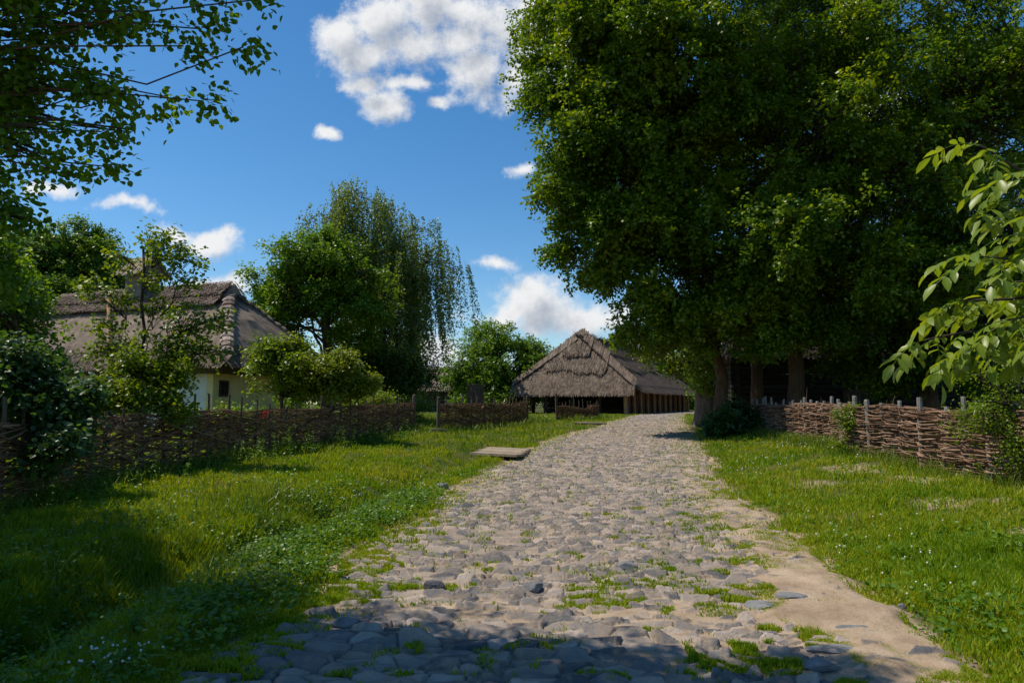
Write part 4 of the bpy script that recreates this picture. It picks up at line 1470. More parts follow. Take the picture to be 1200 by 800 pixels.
# old hollow stump-like trunk left of the limes, wrapped in leaves
b = bx(826, 31.5)
r_ = empty('old_trunk', 'short thick weathered trunk standing left of the lime trunks', 'tree', b)
ang = np.linspace(0, 2 * np.pi, 25)[:-1]
zz = np.linspace(-0.2, 2.0, 12)
A_, Z_ = np.meshgrid(ang, zz)
R_ = 0.42 * (1 + 0.25 * (fbm(np.cos(A_) * 3 + 5, np.sin(A_) * 3 + Z_ * 0.4, 9, 3) - 0.5) * 2) * (1 + 0.5 * np.exp(-Z_ * 2.5))
V = np.stack([b[0] + R_ * np.cos(A_), b[1] + R_ * np.sin(A_), b[2] + Z_ + 0.3 * (Z_ / 2) * (fbm(np.cos(A_) * 2, np.sin(A_) * 2, 4, 2) - 0.5)], -1).reshape(-1, 3)
i = (np.arange(11)[:, None, None] * 24 + np.arange(24)[None, :, None])
j = (np.arange(11)[:, None, None] * 24 + ((np.arange(24) + 1) % 24)[None, :, None])
F = np.concatenate([i, j, j + 24, i + 24], -1).reshape(-1, 4)
m_ = rough_mat('old_bark', [(0.3, (0.10, 0.075, 0.055)), (0.6, (0.24, 0.19, 0.15)), (0.8, (0.36, 0.3, 0.25))], 4, 8, stretch=(4, 4, 0.5), bump=1.0, bdist=0.06)
make_mesh('trunk', V, [F, np.arange(24 * 11, 24 * 12)[None]], m_, r_, smooth=True)
rg = np.random.default_rng(5)
C = b + np.stack([rg.normal(0.1, 0.4, 90), rg.normal(-0.2, 0.35, 90), 1.6 + rg.random(90) * 1.4], 1)
(V, F), _ = spray_leaves(C, norm(rg.normal(0, 1, (90, 3))), 3, 8, 0.4, 0.12, rg)
make_mesh('crown', V, F, M['mid_leaf'], r_)

# bush at the foot of the limes
b = bx(862, 25.3)
tree('elder_bush', 'dense dark round bush at the foot of the first lime trunk', 'bush', b, [b[0], b[1], b[2] + 0.7], 0.04,
     [[b[0], b[1], b[2] + 0.5, 0.85, 0.7, 0.6], [b[0] - 0.6, b[1] - 0.1, b[2] + 0.35, 0.5, 0.5, 0.4], [b[0] + 0.5, b[1], b[2] + 0.3, 0.5, 0.5, 0.4]],
     330, 4, 9, 0.3, 0.11, 'lilac_leaf', 220, fill=0.4, kind='round')
# shrub on the right fence
b = pt(1180, 520, 9.6)
tree('rose_bush', 'loose yellow-green shrub growing through the right end of the near fence', 'bush', [8.1, 10.8, gz(8.1, 10.8)], [8.0, 10.6, 1.5], 0.03,
     [lob(1185, 470, 10.4, 30, 26, 0.4), lob(1165, 500, 10.4, 22, 28, 0.3), lob(1195, 520, 10.2, 26, 34, 0.35), lob(1152, 440, 10.4, 16, 12, 0.25), lob(1200, 440, 10.4, 22, 10, 0.3), lob(1150, 480, 10.3, 14, 20, 0.2)],
     200, 3, 8, 0.2, 0.045, 'bright_leaf', 221, pad=1.2, fill=0.2, inner=0.6, bark='twig')
b = pt(990, 520, 15.6)
tree('vine', 'small leafy vine climbing the corner of the near woven fence', 'plant', [b[0], 15.4, gz(b[0], 15.4)], pt(991, 480, 15.5), 0.012,
     [lob(992, 485, 15.5, 8, 8, 0.12), lob(990, 505, 15.5, 6, 14, 0.1), lob(1000, 480, 15.5, 9, 5, 0.12), lob(986, 525, 15.4, 10, 8, 0.15)],
     70, 3, 6, 0.16, 0.06, 'bright_leaf', 222, fill=0.2, inner=0.6, bark='twig')


# walnut branches close at the right
def walnut():
    rg = np.random.default_rng(61)
    root = empty('walnut_tree', 'walnut tree reaching big compound leaves into the picture from the right edge', 'tree', (4.6, 3.4, gz(4.6, 3.4)))
    tr = Acc()
    P = limb_path([4.6, 3.4, gz(4.6, 3.4) - 0.2], [4.5, 3.5, 2.6], rg, 7, 0, 0.01)
    tr.add(*tubes(P[None], np.linspace(0.12, 0.07, 7)[None], 12))
    tips = [((1360, 330, 3.3), (1148, 170, 3.2)), ((1360, 330, 3.3), (1185, 235, 3.3)), ((1360, 360, 3.3), (1150, 300, 3.1)), ((1360, 380, 3.3), (1125, 352, 3.2)),
            ((1360, 400, 3.3), (1085, 398, 3.15)), ((1400, 380, 3.3), (1165, 402, 3.3)), ((1360, 300, 3.4), (1220, 200, 3.0)), ((1360, 350, 3.5), (1190, 330, 3.5)), ((1360, 370, 3.4), (1180, 375, 3.0)), ((1360, 330, 3.2), (1205, 275, 3.0))]
    br = tr
    lf = Acc()
    T_, TF = leaf_template('oval')
    ra = Acc()
    for k, (a, b) in enumerate(tips):
        A_, B_ = pt(*a), pt(*b)
        LP = limb_path(A_, B_, rg, 9, 0.05, 0.02)
        LP[0] = LP[0]
        br.add(*tubes(LP[None], np.linspace(0.016, 0.004, 9)[None], 7))
        st = limb_path(P[3] + np.array([0, 0, 0.04 * k]), A_, rg, 6, 0.02, 0.02)
        br.add(*tubes(st[None], np.linspace(0.03, 0.016, 6)[None], 8))
        bd = norm(B_ - A_)
        for q in range(18):
            f = 0.36 + 0.64 * q / 17
            x = f * 8
            i0 = min(int(x), 7)
            o = LP[i0] + (LP[i0 + 1] - LP[i0]) * (x - i0)
            az = rg.random() * 6.28
            side = np.array([math.cos(az), math.sin(az), 0.3 * math.sin(az)])
            d = norm(bd * (0.9 if q > 14 else 0.45) + side * 0.8 + np.array([0, 0, -0.15]))
            rl = 0.17 + 0.09 * rg.random()
            m = 8
            t = np.linspace(0, 1, m)
            RP = o + d * (t * rl)[:, None] + np.array([0, 0, -1.0]) * (t ** 2 * rl * 0.55)[:, None]
            ra.add(*tubes(RP[None], np.linspace(0.0022, 0.0012, m)[None], 4, caps=False))
            td = norm(np.gradient(RP, axis=0))
            up = norm(np.array([0, 0, 1.0]) + rg.normal(0, 0.4, 3))
            O, X, Y, Z = [], [], [], []
            for (tt, ll) in ((0.3, 0.05), (0.52, 0.068), (0.72, 0.08), (0.9, 0.09)):
                ii = int(tt * (m - 1))
                for sg in (-1, 1):
                    sd_ = norm(np.cross(td[ii], up)) * sg
                    yv = norm(sd_ * 0.85 + td[ii] * 0.5 + np.array([0, 0, -0.35]) + rg.normal(0, 0.14, 3))
                    nv = norm(up + rg.normal(0, 0.25, 3))
                    nv = norm(nv - yv * nv.dot(yv))
                    s = ll * (0.85 + 0.3 * rg.random())
                    O.append(RP[ii]); Y.append(yv * s); Z.append(nv * s); X.append(np.cross(yv, nv) * s)
            yv = norm(td[-1] + np.array([0, 0, -0.2]))
            nv = norm(up - yv * up.dot(yv))
            s = 0.10
            O.append(RP[-1]); Y.append(yv * s); Z.append(nv * s); X.append(np.cross(yv, nv) * s)
            lf.add(*instance(T_, TF, np.array(O), np.array(X), np.array(Y), np.array(Z)))
    br.build('trunk', M['twig'], root, smooth=True)
    ra.build('leaf_stalks', M['weed'], root)
    cr = lf.build('crown', M['walnut_leaf'], root, smooth=True)
    k = lf.n // len(T_)
    for nm, col in (('leaf_u', 0), ('leaf_v', 1)):
        at = cr.data.attributes.new(nm, 'FLOAT', 'POINT')
        at.data.foreach_set('value', np.tile(T_[:, col], k).astype(np.float32))
    add_veins(M['walnut_leaf'])


walnut()


# ------------------------------------------------------------------ woven fences
def fence(name, label, path, H, mat, smat, seed, rod_r=(0.009, 0.02), style='flat', spacing=0.55, dens=1.0, top_extra=(0.12, 0.45), off=0.06, ends=(False, False),
          group='woven wattle fences', end_extra=0.35, wav=0.0, sr=1.0):
    rg = np.random.default_rng(seed)
    path = np.asarray(path, float)
    seg = np.linalg.norm(np.diff(path, axis=0), axis=1)
    cum = np.concatenate([[0], np.cumsum(seg)])
    Lt = cum[-1]

    def at(s):
        s = np.clip(s, 0, Lt)
        return np.stack([np.interp(s, cum, path[:, 0]), np.interp(s, cum, path[:, 1])], -1)

    def nrm_at(s):
        d = at(s + 0.05) - at(s - 0.05)
        d = norm(d)
        return np.stack([d[..., 1], -d[..., 0]], -1)
    mid = at(np.array([Lt / 2]))[0]
    root = empty(name, label, 'fence', (mid[0], mid[1], gz(*mid)), group)
    ns = int(Lt / spacing) + 1
    sp = Lt / (ns - 1)
    S = np.arange(ns) * sp
    for k, s in enumerate(S):
        s = min(max(s + rg.normal(0, 0.05), 0), Lt)
        p = at(np.array([s]))[0]
        z = gz(*p)
        isend = (k == 0 and ends[0]) or (k == ns - 1 and ends[1])
        h = H + (end_extra if isend else top_extra[0] + (top_extra[1] - top_extra[0]) * rg.random() ** 1.5)
        r = (0.075 if isend else (0.024 + 0.014 * rg.random()) * sr)
        lean = rg.normal(0, 0.03, 2)
        P = np.array([[p[0], p[1], z - 0.2], [p[0] + lean[0] * 0.5, p[1] + lean[1] * 0.5, z + h * 0.5], [p[0] + lean[0], p[1] + lean[1], z + h - 0.03], [p[0] + lean[0], p[1] + lean[1], z + h]])
        V, F = tubes(P[None], np.array([[r * 1.1, r, r * 0.9, r * (0.45 if isend else 0.8)]]), 7)
        V[-7:] += rg.normal(0, 0.008, 3)
        make_mesh('stake', V, F, M[smat], root)
    # rods
    m = 15
    nl = int(H / 0.018 * dens)
    PP, RR = [], []
    for layer in range(nl):
        zf = (layer + 0.5) / nl
        s = -rg.random() * 2.0
        while s < Lt:
            ln = 1.2 + 1.9 * rg.random()
            a, b = max(s, -0.12), min(s + ln, Lt + 0.12)
            s += ln * (0.55 + 0.3 * rg.random())
            if b - a < 0.35:
                continue
            ss = np.linspace(a, b, m)
            if style == 'herring':
                slope = (0.16 if (layer // 3) % 2 else -0.16) + rg.normal(0, 0.05)
            else:
                slope = rg.normal(0, 0.045)
            ph = (layer % 2) * np.pi + rg.normal(0, 0.35)
            amp = off * (0.6 + 0.6 * rg.random())
            o = amp * np.sin(ss / sp * np.pi + ph) + rg.normal(0, 0.03)
            zz = zf * H + slope * (ss - (a + b) / 2) + 0.02 * np.sin(ss * 4 + rg.random() * 6)
            if wav:
                zz = zz * (1 + wav * (vnoise(ss * 0.8, ss * 0, seed) - 0.5))
            p = at(ss)
            nv = nrm_at(ss)
            p = p + nv * o[:, None]
            z = ground(p[:, 0], p[:, 1])
            zz = np.clip(zz, 0.015, H + 0.05 * rg.random())
            PP.append(np.column_stack([p, z + zz]))
            r0 = rod_r[0] + (rod_r[1] - rod_r[0]) * rg.random()
            tp = np.linspace(1, 0.45, m)
            if rg.random() < 0.5:
                tp = tp[::-1]
            RR.append(r0 * tp)
            # loose whiskers
            if rg.random() < 0.10:
                q = p[m // 2]
                zq = z[m // 2] + zz[m // 2]
                d = np.array([rg.normal(0, 0.3), rg.normal(0, 0.3), rg.normal(0.1, 0.3)])
                W = np.array([[q[0], q[1], zq]]) + np.linspace(0, 1, m)[:, None] * d * (0.35 + 0.5 * rg.random())
                W[:, :2] += nv * 0.0
                PP.append(W)
                RR.append(np.linspace(0.006, 0.002, m))
    V, F = tubes(np.array(PP), np.array(RR), 5)
    make_mesh('wattle', V, F, M[mat], root)
    return root


fence('wattle_fence', 'long dark woven branch fence before the cottage, its front in shade', [(-6.2, 6.0), (-6.45, 8.0), (-6.65, 10), (-6.8, 12), (-6.65, 14), (-6.3, 16), (-5.5, 18.8), (-4.85, 21), (-3.75, 26.3)],
      1.1, 'rod_dark', 'stake', 501, style='herring', ends=(False, True), dens=1.4, top_extra=(0.12, 0.42), rod_r=(0.010, 0.02))
fence('wattle_fence', 'brown woven fence piece between the gate gap and the pointed post', [(-2.85, 26.6), (-1.5, 29.0), (-0.2, 32.0), (0.75, 35.0)],
      1.05, 'rod_dark', 'stake', 502, style='herring', ends=(True, True), dens=1.4, wav=0.25)
fence('wattle_fence', 'short sagging woven fence piece in front of the open barn', [(2.55, 39.0), (3.6, 40.8), (4.8, 42.6), (5.6, 44.5)],
      0.85, 'rod_dark', 'stake', 503, ends=(True, False), dens=1.3, wav=0.5, end_extra=0.75)
fence('wattle_fence', 'sunlit woven branch fence close on the right, grey stakes sticking out', [(7.8, 16.2), (7.75, 14.0), (7.7, 12.0), (7.65, 10.0), (7.6, 8.0), (7.55, 6.0)],
      1.1, 'rod_grey', 'stake_grey', 504, rod_r=(0.010, 0.022), ends=(False, False), dens=1.9, spacing=0.62, top_extra=(0.05, 0.26), sr=1.55, off=0.125)
fence('wattle_fence', 'shaded woven fence running from the lime trunks to the sunlit fence', [(9.35, 26.5), (9.1, 24), (8.8, 21), (8.4, 18.5), (8.15, 16.6)],
      1.1, 'rod_grey', 'stake_grey', 505, rod_r=(0.010, 0.021), dens=1.7, spacing=0.62, top_extra=(0.06, 0.36), sr=1.35, off=0.115)


# ------------------------------------------------------------------ small wooden things
def planks(name, label, cat, c0, c1, c2, c3, n, th, mat, seed, zoff=0.0, group=None):
    """planks filling the quad c0,c1 (first long side) .. c3,c2; each a part"""
    rg = np.random.default_rng(seed)
    c0, c1, c2, c3 = [np.asarray(q, float) for q in (c0, c1, c2, c3)]
    cen = (c0 + c1 + c2 + c3) / 4
    root = empty(name, label, cat, cen - np.array([0, 0, th]), group)
    for k in range(n):
        f = (k + 0.5) / n
        a = c0 + (c3 - c0) * f
        b = c1 + (c2 - c1) * f
        w = np.linalg.norm(c3 - c0) / n
        d = norm(b - a)
        up = np.array([0, 0, 1.0])
        sd_ = norm(np.cross(up, d))
        up = np.cross(d, sd_)
        j = rg.normal(0, 0.07)
        V, F = boxv((a + b) / 2 + d * j + up * rg.normal(0, 0.006), [np.linalg.norm(b - a) / 2, w / 2 * 0.93, th / 2], [d, sd_, up])
        make_mesh('plank' if n > 1 else 'board', V, F, M[mat], root)
    return root


zb = 0.29
planks('plank_bridge', 'weathered plank footbridge lying over the ditch by the road', 'footbridge', [-1.05, 17.9, zb], [0.15, 17.1, zb], [0.5, 19.4, zb], [-0.65, 20.3, zb], 7, 0.06, 'wood_grey', 1)
planks('door_sill', 'grey board lying across the gap between the fence pieces', 'board', [-3.6, 25.9, gz(-3.2, 26.1) + 0.16], [-2.5, 25.9, gz(-3.2, 26.1) + 0.15], [-2.45, 26.2, gz(-3.2, 26.1) + 0.15], [-3.6, 26.2, gz(-3.2, 26.1) + 0.16], 2, 0.07, 'wood_grey', 2)
planks('plank', 'short plank lying at the road edge before the barn fence', 'board', [3.0, 33.4, gz(3.4, 33.6) + 0.08], [4.4, 33.0, gz(3.4, 33.6) + 0.08], [4.5, 33.8, gz(3.4, 33.6) + 0.08], [3.1, 34.2, gz(3.4, 33.6) + 0.08], 3, 0.06, 'wood_grey', 3)

# plank panel on posts before the round tree
c = pt(557, 464, 30)
root = empty('board_fence_panel', 'dark upright plank panel on posts behind the woven fence', 'panel', (c[0], c[1], gz(c[0], c[1])))
for k in range(4):
    V, F = boxv([c[0] - 0.28 + k * 0.19, c[1], c[2]], [0.085, 0.02, 0.46 + 0.02 * (k % 2)])
    make_mesh('plank', V, F, M['wood_dark'], root)
for s in (-0.25, 0.25):
    g0 = gz(c[0], c[1]) - 0.1
    V, F = boxv([c[0] + s, c[1] + 0.07, (g0 + c[2] + 0.3) / 2], [0.05, 0.045, (c[2] + 0.3 - g0) / 2])
    make_mesh('post', V, F, M['wood_dark'], root)
V, F = boxv([c[0], c[1] + 0.01, c[2] + 0.505], [0.42, 0.05, 0.02])
make_mesh('top_rail', V, F, M['stake'], root)

# well pole with crosspiece in front of the cottage
c = pt(127, 480, 19)
root = empty('wooden_pole', 'upright orange-brown wooden pole with a short crosspiece before the cottage roof', 'pole', (c[0], 19, gz(c[0], 19)))
t_ = pt(128, 348, 19)
V, F = tubes(np.array([[[c[0], 19, gz(c[0], 19) - 0.2], [c[0] + 0.02, 19, 2.5], [t_[0], 19, t_[2]]]]), np.array([[0.085, 0.08, 0.07]]), 8)
make_mesh('post', V, F, M['wood_orange'], root, smooth=True)
c2 = pt(122, 402, 19)
V, F = tubes(np.array([[[c2[0] - 0.22, 18.92, c2[2] + 0.02], [c2[0] + 0.3, 18.90, c2[2] - 0.02]]]), np.array([[0.03, 0.03]]), 7)
make_mesh('crosspiece', V, F, M['wood_dark'], root)


# loose stones on the road
def stone(px, py, sx, sy, sz, label, mat, seed, name='stone'):
    rg = np.random.default_rng(seed)
    u_, w_ = uw(px, py)
    D = -CAMH / w_
    x = u_ * D
    for _ in range(3):
        D = -(CAMH - gz(x, D)) / w_
        x = u_ * D
    a, e_ = np.meshgrid(np.linspace(0, 2 * np.pi, 19)[:-1], np.linspace(-np.pi / 2, np.pi / 2, 10))
    a0 = rg.random(12) * 6.28
    V = np.stack([np.cos(a) * np.cos(e_), np.sin(a) * np.cos(e_), np.sin(e_)], -1).reshape(-1, 3)
    # facet by cutting with random planes
    for k in range(13):
        n_ = norm(rg.normal(0, 1, 3))
        dd = 0.62 + 0.25 * rg.random()
        q = V @ n_
        V = np.where((q > dd)[:, None], V - (q - dd)[:, None] * n_, V)
    V = V * np.array([sx, sy, sz])
    V = V + np.array([x, D, gz(x, D) + sz * 0.35 + 0.015])
    i = (np.arange(9)[:, None, None] * 18 + np.arange(18)[None, :, None])
    j = (np.arange(9)[:, None, None] * 18 + ((np.arange(18) + 1) % 18)[None, :, None])
    F = np.concatenate([i, j, j + 18, i + 18], -1).reshape(-1, 4)
    o = make_mesh(name, V, F, M[mat])
    tag(o, label, 'stone', 'loose stones on the road')


stone(508, 693, 0.10, 0.075, 0.07, 'dark angular stone standing up in the middle of the road', 'rock_dark', 1)
stone(625, 692, 0.12, 0.08, 0.05, 'pale stone lying right of the dark angular one', 'rock', 2)
stone(735, 667, 0.11, 0.08, 0.05, 'grey stone at the left tip of the grass patch in the road', 'rock', 3)
stone(890, 713, 0.13, 0.11, 0.03, 'flat grey flagstone in the grass of the right road edge', 'rock', 4)
stone(925, 702, 0.16, 0.09, 0.03, 'flat flagstone touching its twin on the right road edge', 'rock', 5)
stone(975, 765, 0.17, 0.08, 0.03, 'long pale flat stone near the lower right corner of the road', 'rock', 6)
stone(958, 787, 0.12, 0.07, 0.05, 'tilted grey stone nearest the camera at the right', 'rock', 7)
stone(1000, 742, 0.14, 0.06, 0.035, 'narrow pale stone beside the sandy strip', 'rock', 8)
stone(518, 573, 0.13, 0.09, 0.08, 'brownish stone half sunk at the left road edge', 'rock', 9)
stone(1057, 715, 0.035, 0.03, 0.03, 'small pale pebble in the grass right of the sandy strip', 'rock', 10)
stone(405, 735, 0.12, 0.07, 0.05, 'grey stone in the shadow at the lower left of the road', 'rock', 11)


# ------------------------------------------------------------------ grass, weeds, flowers
def sample_ground(n, rg, d0, d1, pxa, pxb, power=1.0):
    """random ground points, spread so that density falls with distance"""
    t = rg.random(n)
    inv = (1 / d0) ** power + ((1 / d1) ** power - (1 / d0) ** power) * t
    D = inv ** (-1 / power)
    px = pxa + (pxb - pxa) * rg.random(n)
    x = (px - 600) / 800 * D
    return x, D


def blades(x, y, h, w, rg, lean=0.45):
    z = ground(x, y)
    ri = road_in(x, y)
    ins = (ri > 0)
    n = len(x)
    az = rg.random(n) * 2 * np.pi
    d = np.stack([np.cos(az), np.sin(az), np.zeros(n)], 1)
    # blade faces roughly random
    az2 = rg.random(n) * 2 * np.pi
    s = np.stack([np.cos(az2), np.sin(az2), np.zeros(n)], 1)
    l = lean * (0.3 + rg.random(n)) * h
    b = np.stack([x, y, z - 0.01 + np.where(ins, 0.015, 0)], 1)
    m = b + d * (l * 0.3)[:, None]
    m[:, 2] += h * 0.6
    t = b + d * l[:, None]
    t[:, 2] += h
    ww = w[:, None] / 2
    V = np.stack([b - s * ww, b + s * ww, m + s * ww * 0.8, m - s * ww * 0.8, t], 1).reshape(-1, 3)
    i = np.arange(n)[:, None] * 5
    return V, [i + [[0, 1, 2, 3]], i + [[3, 2, 4]]]


def patches_in_road(x, y):
    """0..1 how much grass grows here inside the road"""
    g = np.zeros_like(x)
    for (px, py, rx, ry) in [(715, 678, 0.25, 0.35), (790, 684, 0.32, 0.28), (712, 706, 0.2, 0.22), (765, 664, 0.2, 0.3), (450, 690, 0.42, 0.16), (380, 692, 0.25, 0.12), (900, 660, 0.2, 0.5), (880, 700, 0.25, 0.35), (950, 715, 0.3, 0.25), (1000, 760, 0.22, 0.22),
                             (905, 785, 0.28, 0.16), (830, 716, 0.2, 0.15), (975, 735, 0.16, 0.3), (700, 700, 0.12, 0.15), (1040, 775, 0.15, 0.2), (520, 693, 0.2, 0.06), (560, 640, 0.1, 0.3)]:
        u_, w_ = uw(px, py)
        D = -CAMH / w_
        X = u_ * D
        g = np.maximum(g, np.exp(-(((x - X) / rx) ** 2 + ((y - D) / ry) ** 2)))
    L, R = np.interp(y, YL, XL), np.interp(y, YR, XR)
    f = (x - L) / (R - L)
    joint = 0.34 * np.exp(-((f - 0.82) / 0.16) ** 2) + 0.32 * np.exp(-((f - 0.1) / 0.12) ** 2)
    joint = joint * sstep(5.5, 8, y)
    return np.maximum(g * 0.95, joint)


def build_grass():
    rg = np.random.default_rng(900)
    n = 2300000
    x, y = sample_ground(n, rg, 2.6, 62, -160, 1360, 0.9)
    ri = road_in(x, y) + 0.35 * (fbm(x * 3, y * 3, 401, 4) - 0.5)
    den = sstep(0.06, -0.25, ri)
    pn = fbm(x * 6, y * 6, 402, 4)
    pr = patches_in_road(x, y) + 0.8 * sstep(0.6, 0.0, road_in(x, y)) + 0.05
    _, st, _ = road_surface(x, y)
    den = np.maximum(den, (road_in(x, y) > 0) * sstep(0.62, 0.72, pn + 0.5 * pr) * (1 - 0.85 * st))
    # patchy turf, and fewer blades on worn ground
    turf = 0.22 + 0.78 * sstep(0.36, 0.58, fbm(x * 2.3, y * 2.3, 403, 4))
    den = den * turf * np.where(x > 2.5, 0.8, 1.0)
    for (bx_, by_, br) in [(7.0, 11.5, 0.9), (6.6, 13.2, 0.7), (4.8, 6.2, 0.3), (5.8, 9.4, 0.45), (5.3, 12.0, 0.5), (6.6, 9.0, 0.4), (4.4, 8.2, 0.3), (5.6, 7.4, 0.35)]:
        den = den * (1 - 0.75 * np.exp(-((x - bx_) ** 2 + (y - by_) ** 2) / br ** 2))
    keep = rg.random(n) < den
    x, y, ri = x[keep], y[keep], ri[keep]
    if len(x) > 900000:
        x, y, ri = x[:900000], y[:900000], ri[:900000]
    n = len(x)
    left = x < np.interp(y, YL, XL)
    h = 0.05 + 0.07 * rg.random(n)
    hm = fbm(x * 1.1, y * 1.1, 410, 3)
    h = h * (0.45 + 1.0 * hm + 0.8 * sstep(0.5, 0.75, fbm(x * 3.5, y * 3.5, 411, 3)))
    h = h * np.where(left, 0.92, 1.0)
    h = h * (1 - 0.68 * sstep(-0.5, 0.2, ri))
    # lusher near the ditch and fence foot
    h = h * (1 + 0.35 * np.exp(-((x + 3.4) / 0.8) ** 2) * (y < 11))
    w = (0.0038 + 0.00085 * y) * (0.7 + 0.7 * rg.random(n))
    h = np.maximum(h, 0.03 + 0.001 * y)
    V, F = blades(x, y, h, w, rg)
    o = make_mesh('grass', V, F, M['grass'])
    tag(o, 'short green grass covering both verges of the cobbled road', 'grass', kind='stuff')
    print('blades', n)


build_grass()


def build_tall_grass():
    rg = np.random.default_rng(910)
    xs, ys = [], []
    # along fence feet
    paths = [([(-6.1, 6.0), (-6.3, 8.0), (-6.45, 10), (-6.6, 12), (-6.4, 14), (-6.0, 16), (-5.2, 18.8), (-4.55, 21), (-3.5, 26.3)], 9000),
             ([(-2.85, 26.2), (-1.3, 28.6), (0.1, 31.6), (1.0, 34.6)], 2200), ([(2.7, 38.6), (3.9, 40.4), (5.1, 42.2), (6, 44.5)], 1200),
             ([(7.55, 16.2), (7.5, 14.0), (7.45, 12.0), (7.4, 10.0), (7.3, 8)], 1500), ([(9.05, 26.5), (8.8, 24), (8.5, 21), (8.1, 18.5), (7.9, 16.6)], 4500)]
    for p, n in paths:
        p = np.array(p)
        c = np.concatenate([[0], np.cumsum(np.linalg.norm(np.diff(p, axis=0), axis=1))])
        s = rg.random(n) * c[-1]
        off = np.abs(rg.normal(0, 0.28, n))
        sg = 1 if p[0][0] < 3 else -1
        xs.append(np.interp(s, c, p[:, 0]) + sg * off - sg * 0.1)
        ys.append(np.interp(s, c, p[:, 1]) - off * 0.3)
    # yard behind the fence and by the barn
    n = 9000
    xs.append(rg.random(n) * 14 - 14 + 2)
    ys.append(20 + rg.random(n) * 28)
    n = 5000
    yy = 4 + rg.random(n) * 7
    xs.append(-3.5 + rg.normal(0, 0.7, n))
    ys.append(yy)
    x, y = np.concatenate(xs), np.concatenate(ys)
    k = road_in(x, y) < -0.2
    x, y = x[k], y[k]
    n = len(x)
    cl = fbm(x * 1.6, y * 1.6, 420, 3)
    h = (0.12 + 0.26 * rg.random(n) ** 2) * (0.5 + 1.0 * cl)
    w = (0.005 + 0.0006 * y) * (0.6 + 0.8 * rg.random(n))
    V, F = blades(x, y, h, w, rg, 0.6)
    o = make_mesh('tall_grass', V, F, M['tall_grass'])
    tag(o, 'tall uncut grass stems along the feet of the woven fences', 'grass', kind='stuff')


build_tall_grass()


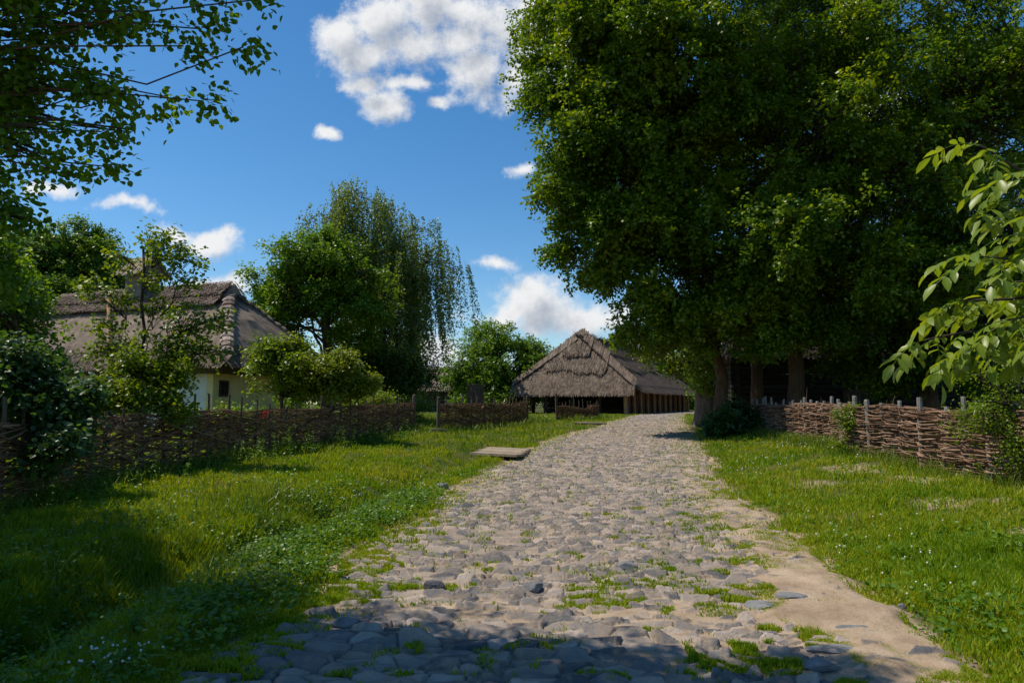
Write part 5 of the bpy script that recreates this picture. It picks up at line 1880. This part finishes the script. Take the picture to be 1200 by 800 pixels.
def build_weeds():
    rg = np.random.default_rng(920)
    # broad-leaved ground cover in the ditch and scattered in the turf
    C = []
    n = 2600
    y = 3.4 + rg.random(n) ** 1.2 * 9
    xd = np.interp(y, [2, 4.6, 7.2, 11, 16, 22], [-3.5, -3.5, -3.25, -2.5, -1.6, -0.55])
    x = xd + rg.normal(0.45, 0.75, n)
    C.append(np.stack([x, y], 1))
    n = 2600
    x, y = sample_ground(n, rg, 3.5, 26, -100, 1300, 1.2)
    C.append(np.stack([x, y], 1))
    # along the left fence
    n = 1300
    s = rg.random(n)
    fy = 7 + s * 19
    fx = np.interp(fy, [6, 8, 10, 12, 14, 16, 18.8, 21, 26.3], [-6.1, -6.3, -6.45, -6.6, -6.4, -6.0, -5.2, -4.55, -3.5])
    C.append(np.stack([fx + np.abs(rg.normal(0, 0.3, n)) - 0.05, fy], 1))
    C = np.concatenate(C)
    cl = fbm(C[:, 0] * 1.5, C[:, 1] * 1.5, 431, 3)
    k = (road_in(C[:, 0], C[:, 1]) < -0.05) & (rg.random(len(C)) < sstep(0.4, 0.65, cl) + 0.05)
    C = C[k]
    n = len(C)
    z = ground(C[:, 0], C[:, 1])
    nl = 16
    hgt = (0.10 + 0.16 * rg.random(n))[:, None]
    hh = rg.random((n, nl)) * hgt + 0.01
    fence_side = (C[:, 0] < -3.9)[:, None]
    rad = 0.09 + 0.06 * rg.random((n, nl))
    az = rg.random((n, nl)) * 6.283
    P = np.stack([C[:, 0:1] + np.cos(az) * rad, C[:, 1:2] + np.sin(az) * rad, z[:, None] + hh], -1).reshape(-1, 3)
    out = np.stack([np.cos(az), np.sin(az), 0.2 + 0 * az], -1).reshape(-1, 3)
    nn_ = norm(rg.normal(0, 0.45, P.shape) + np.array([0, 0, 1.0]))
    Y = norm(out + rg.normal(0, 0.4, P.shape))
    Y = norm(Y - nn_ * (Y * nn_).sum(1, keepdims=True))
    X = np.cross(Y, nn_)
    s = (0.018 + 0.022 * rg.random(len(P)) + 0.0012 * P[:, 1])[:, None]
    T_, TF = leaf_template('round')
    V, F = instance(T_, TF, P, X * s, Y * s, nn_ * s)
    o = make_mesh('weeds', V, F, M['weed'])
    tag(o, 'broad-leaved clover and weeds growing through the turf and the ditch', 'weeds', kind='stuff')
    # tall nettle-like stems
    ac = Acc()
    lf = Acc()
    for k in range(420):
        fy = 7.5 + rg.random() * 17
        fx = np.interp(fy, [6, 8, 10, 12, 14, 16, 18.8, 21, 26.3], [-6.1, -6.3, -6.45, -6.6, -6.4, -6.0, -5.2, -4.55, -3.5]) + abs(rg.normal(0.1, 0.3))
        h = 0.35 + 0.45 * rg.random()
        if k > 150:
            fy = 3.6 + 8 * rg.random() ** 1.3
            fx = np.interp(fy, YL, XL) - 0.5 - abs(rg.normal(0, 1.6))
            h = 0.12 + 0.26 * rg.random() ** 1.5
        z0 = gz(fx, fy)
        ln = rg.normal(0, 0.08, 2)
        P = np.array([[fx, fy, z0], [fx + ln[0] * 0.4, fy + ln[1] * 0.4, z0 + h * 0.5], [fx + ln[0], fy + ln[1], z0 + h]])
        ac.add(*tubes(P[None], np.array([[0.004, 0.003, 0.0015]]), 4, caps=False))
        m = 14
        t = 0.15 + 0.85 * rg.random(m)
        O = P[0] + (P[2] - P[0]) * t[:, None]
        az = rg.random(m) * 6.283
        Y = norm(np.stack([np.cos(az), np.sin(az), -0.2 + 0 * az], 1))
        N_ = norm(rg.normal(0, 0.3, (m, 3)) + np.array([0, 0, 1.0]))
        N_ = norm(N_ - Y * (N_ * Y).sum(1, keepdims=True))
        s = ((0.05 + 0.07 * min(h, 0.6)) * (1.2 - t * 0.7))[:, None]
        T2, TF2 = leaf_template('oval')
        lf.add(*instance(T2, TF2, O, np.cross(Y, N_) * s, Y * s, N_ * s))
    V = np.concatenate(ac.V + lf.V)
    off = ac.n
    F = [np.concatenate(v) for v in ac.F.values()] + [np.concatenate(v) + off for v in lf.F.values()]
    o = make_mesh('nettles', V, F, M['weed'])
    tag(o, 'knee-high nettles growing along the foot of the left fence', 'weeds', kind='stuff')


build_weeds()


def build_flowers():
    rg = np.random.default_rng(930)
    spots = [(930, 522, 45, 8, 26), (880, 545, 50, 12, 26), (980, 540, 40, 10, 8), (130, 778, 45, 16, 26), (150, 765, 60, 12, 8), (560, 590, 20, 8, 0), (430, 580, 60, 20, 22), (470, 560, 50, 15, 16), (250, 580, 70, 14, 14), (1020, 650, 120, 60, 40)]
    P = []
    for px, py, sx, sy, n in spots:
        for k in range(n):
            u_, w_ = uw(px + rg.normal(0, sx * 0.5), py + rg.normal(0, sy * 0.5))
            if w_ > -0.02:
                continue
            D = -CAMH / w_
            x = u_ * D
            for _ in range(3):
                D = -(CAMH - gz(x, D) - 0.08) / w_
                x = u_ * D
            if road_in(np.array([x]), np.array([D]))[0] > -0.1:
                continue
            P.append([x, D, gz(x, D) + 0.10 + 0.05 * rg.random()])
    P = np.array(P)
    a, e_ = np.meshgrid(np.linspace(0, 2 * np.pi, 7)[:-1], np.linspace(-1.2, 1.2, 4))
    T_ = np.stack([np.cos(a) * np.cos(e_), np.sin(a) * np.cos(e_), np.sin(e_)], -1).reshape(-1, 3)
    TF = np.array([[r * 6 + c, r * 6 + (c + 1) % 6, (r + 1) * 6 + (c + 1) % 6, (r + 1) * 6 + c] for r in range(3) for c in range(6)])
    s = (0.007 + 0.00035 * P[:, 1])[:, None]
    one = np.ones((len(P), 1))
    V, F = instance(T_, TF, P, s * np.array([[1, 0, 0]]), s * np.array([[0, 1, 0]]), s * np.array([[0, 0, 1.0]]))
    o = make_mesh('clover_flowers', V, F, M['white_flower'])
    tag(o, 'tiny white clover heads dotted over the grass verges', 'flowers', kind='stuff')
    # red flower behind the fence
    c = pt(312, 486, 16.6)
    root = empty('garden_flower', 'small garden plant with red blooms just behind the fence', 'flower', (c[0], c[1], gz(c[0], c[1])))
    V, F = tubes(np.array([[[c[0], c[1], gz(c[0], c[1]) - 0.05], [c[0] + 0.02, c[1], c[2]]]]), np.array([[0.008, 0.005]]), 5)
    make_mesh('stem', V, F, M['weed'], root)
    q = c + rg.normal(0, 0.045, (5, 3))
    (V, F), _ = spray_leaves(q, norm(rg.normal(0, 1, (5, 3))), 2, 5, 0.02, 0.04, rg, kind='round', jit=0.015)
    make_mesh('blossom', V, F, M['red_flower'], root)


build_flowers()
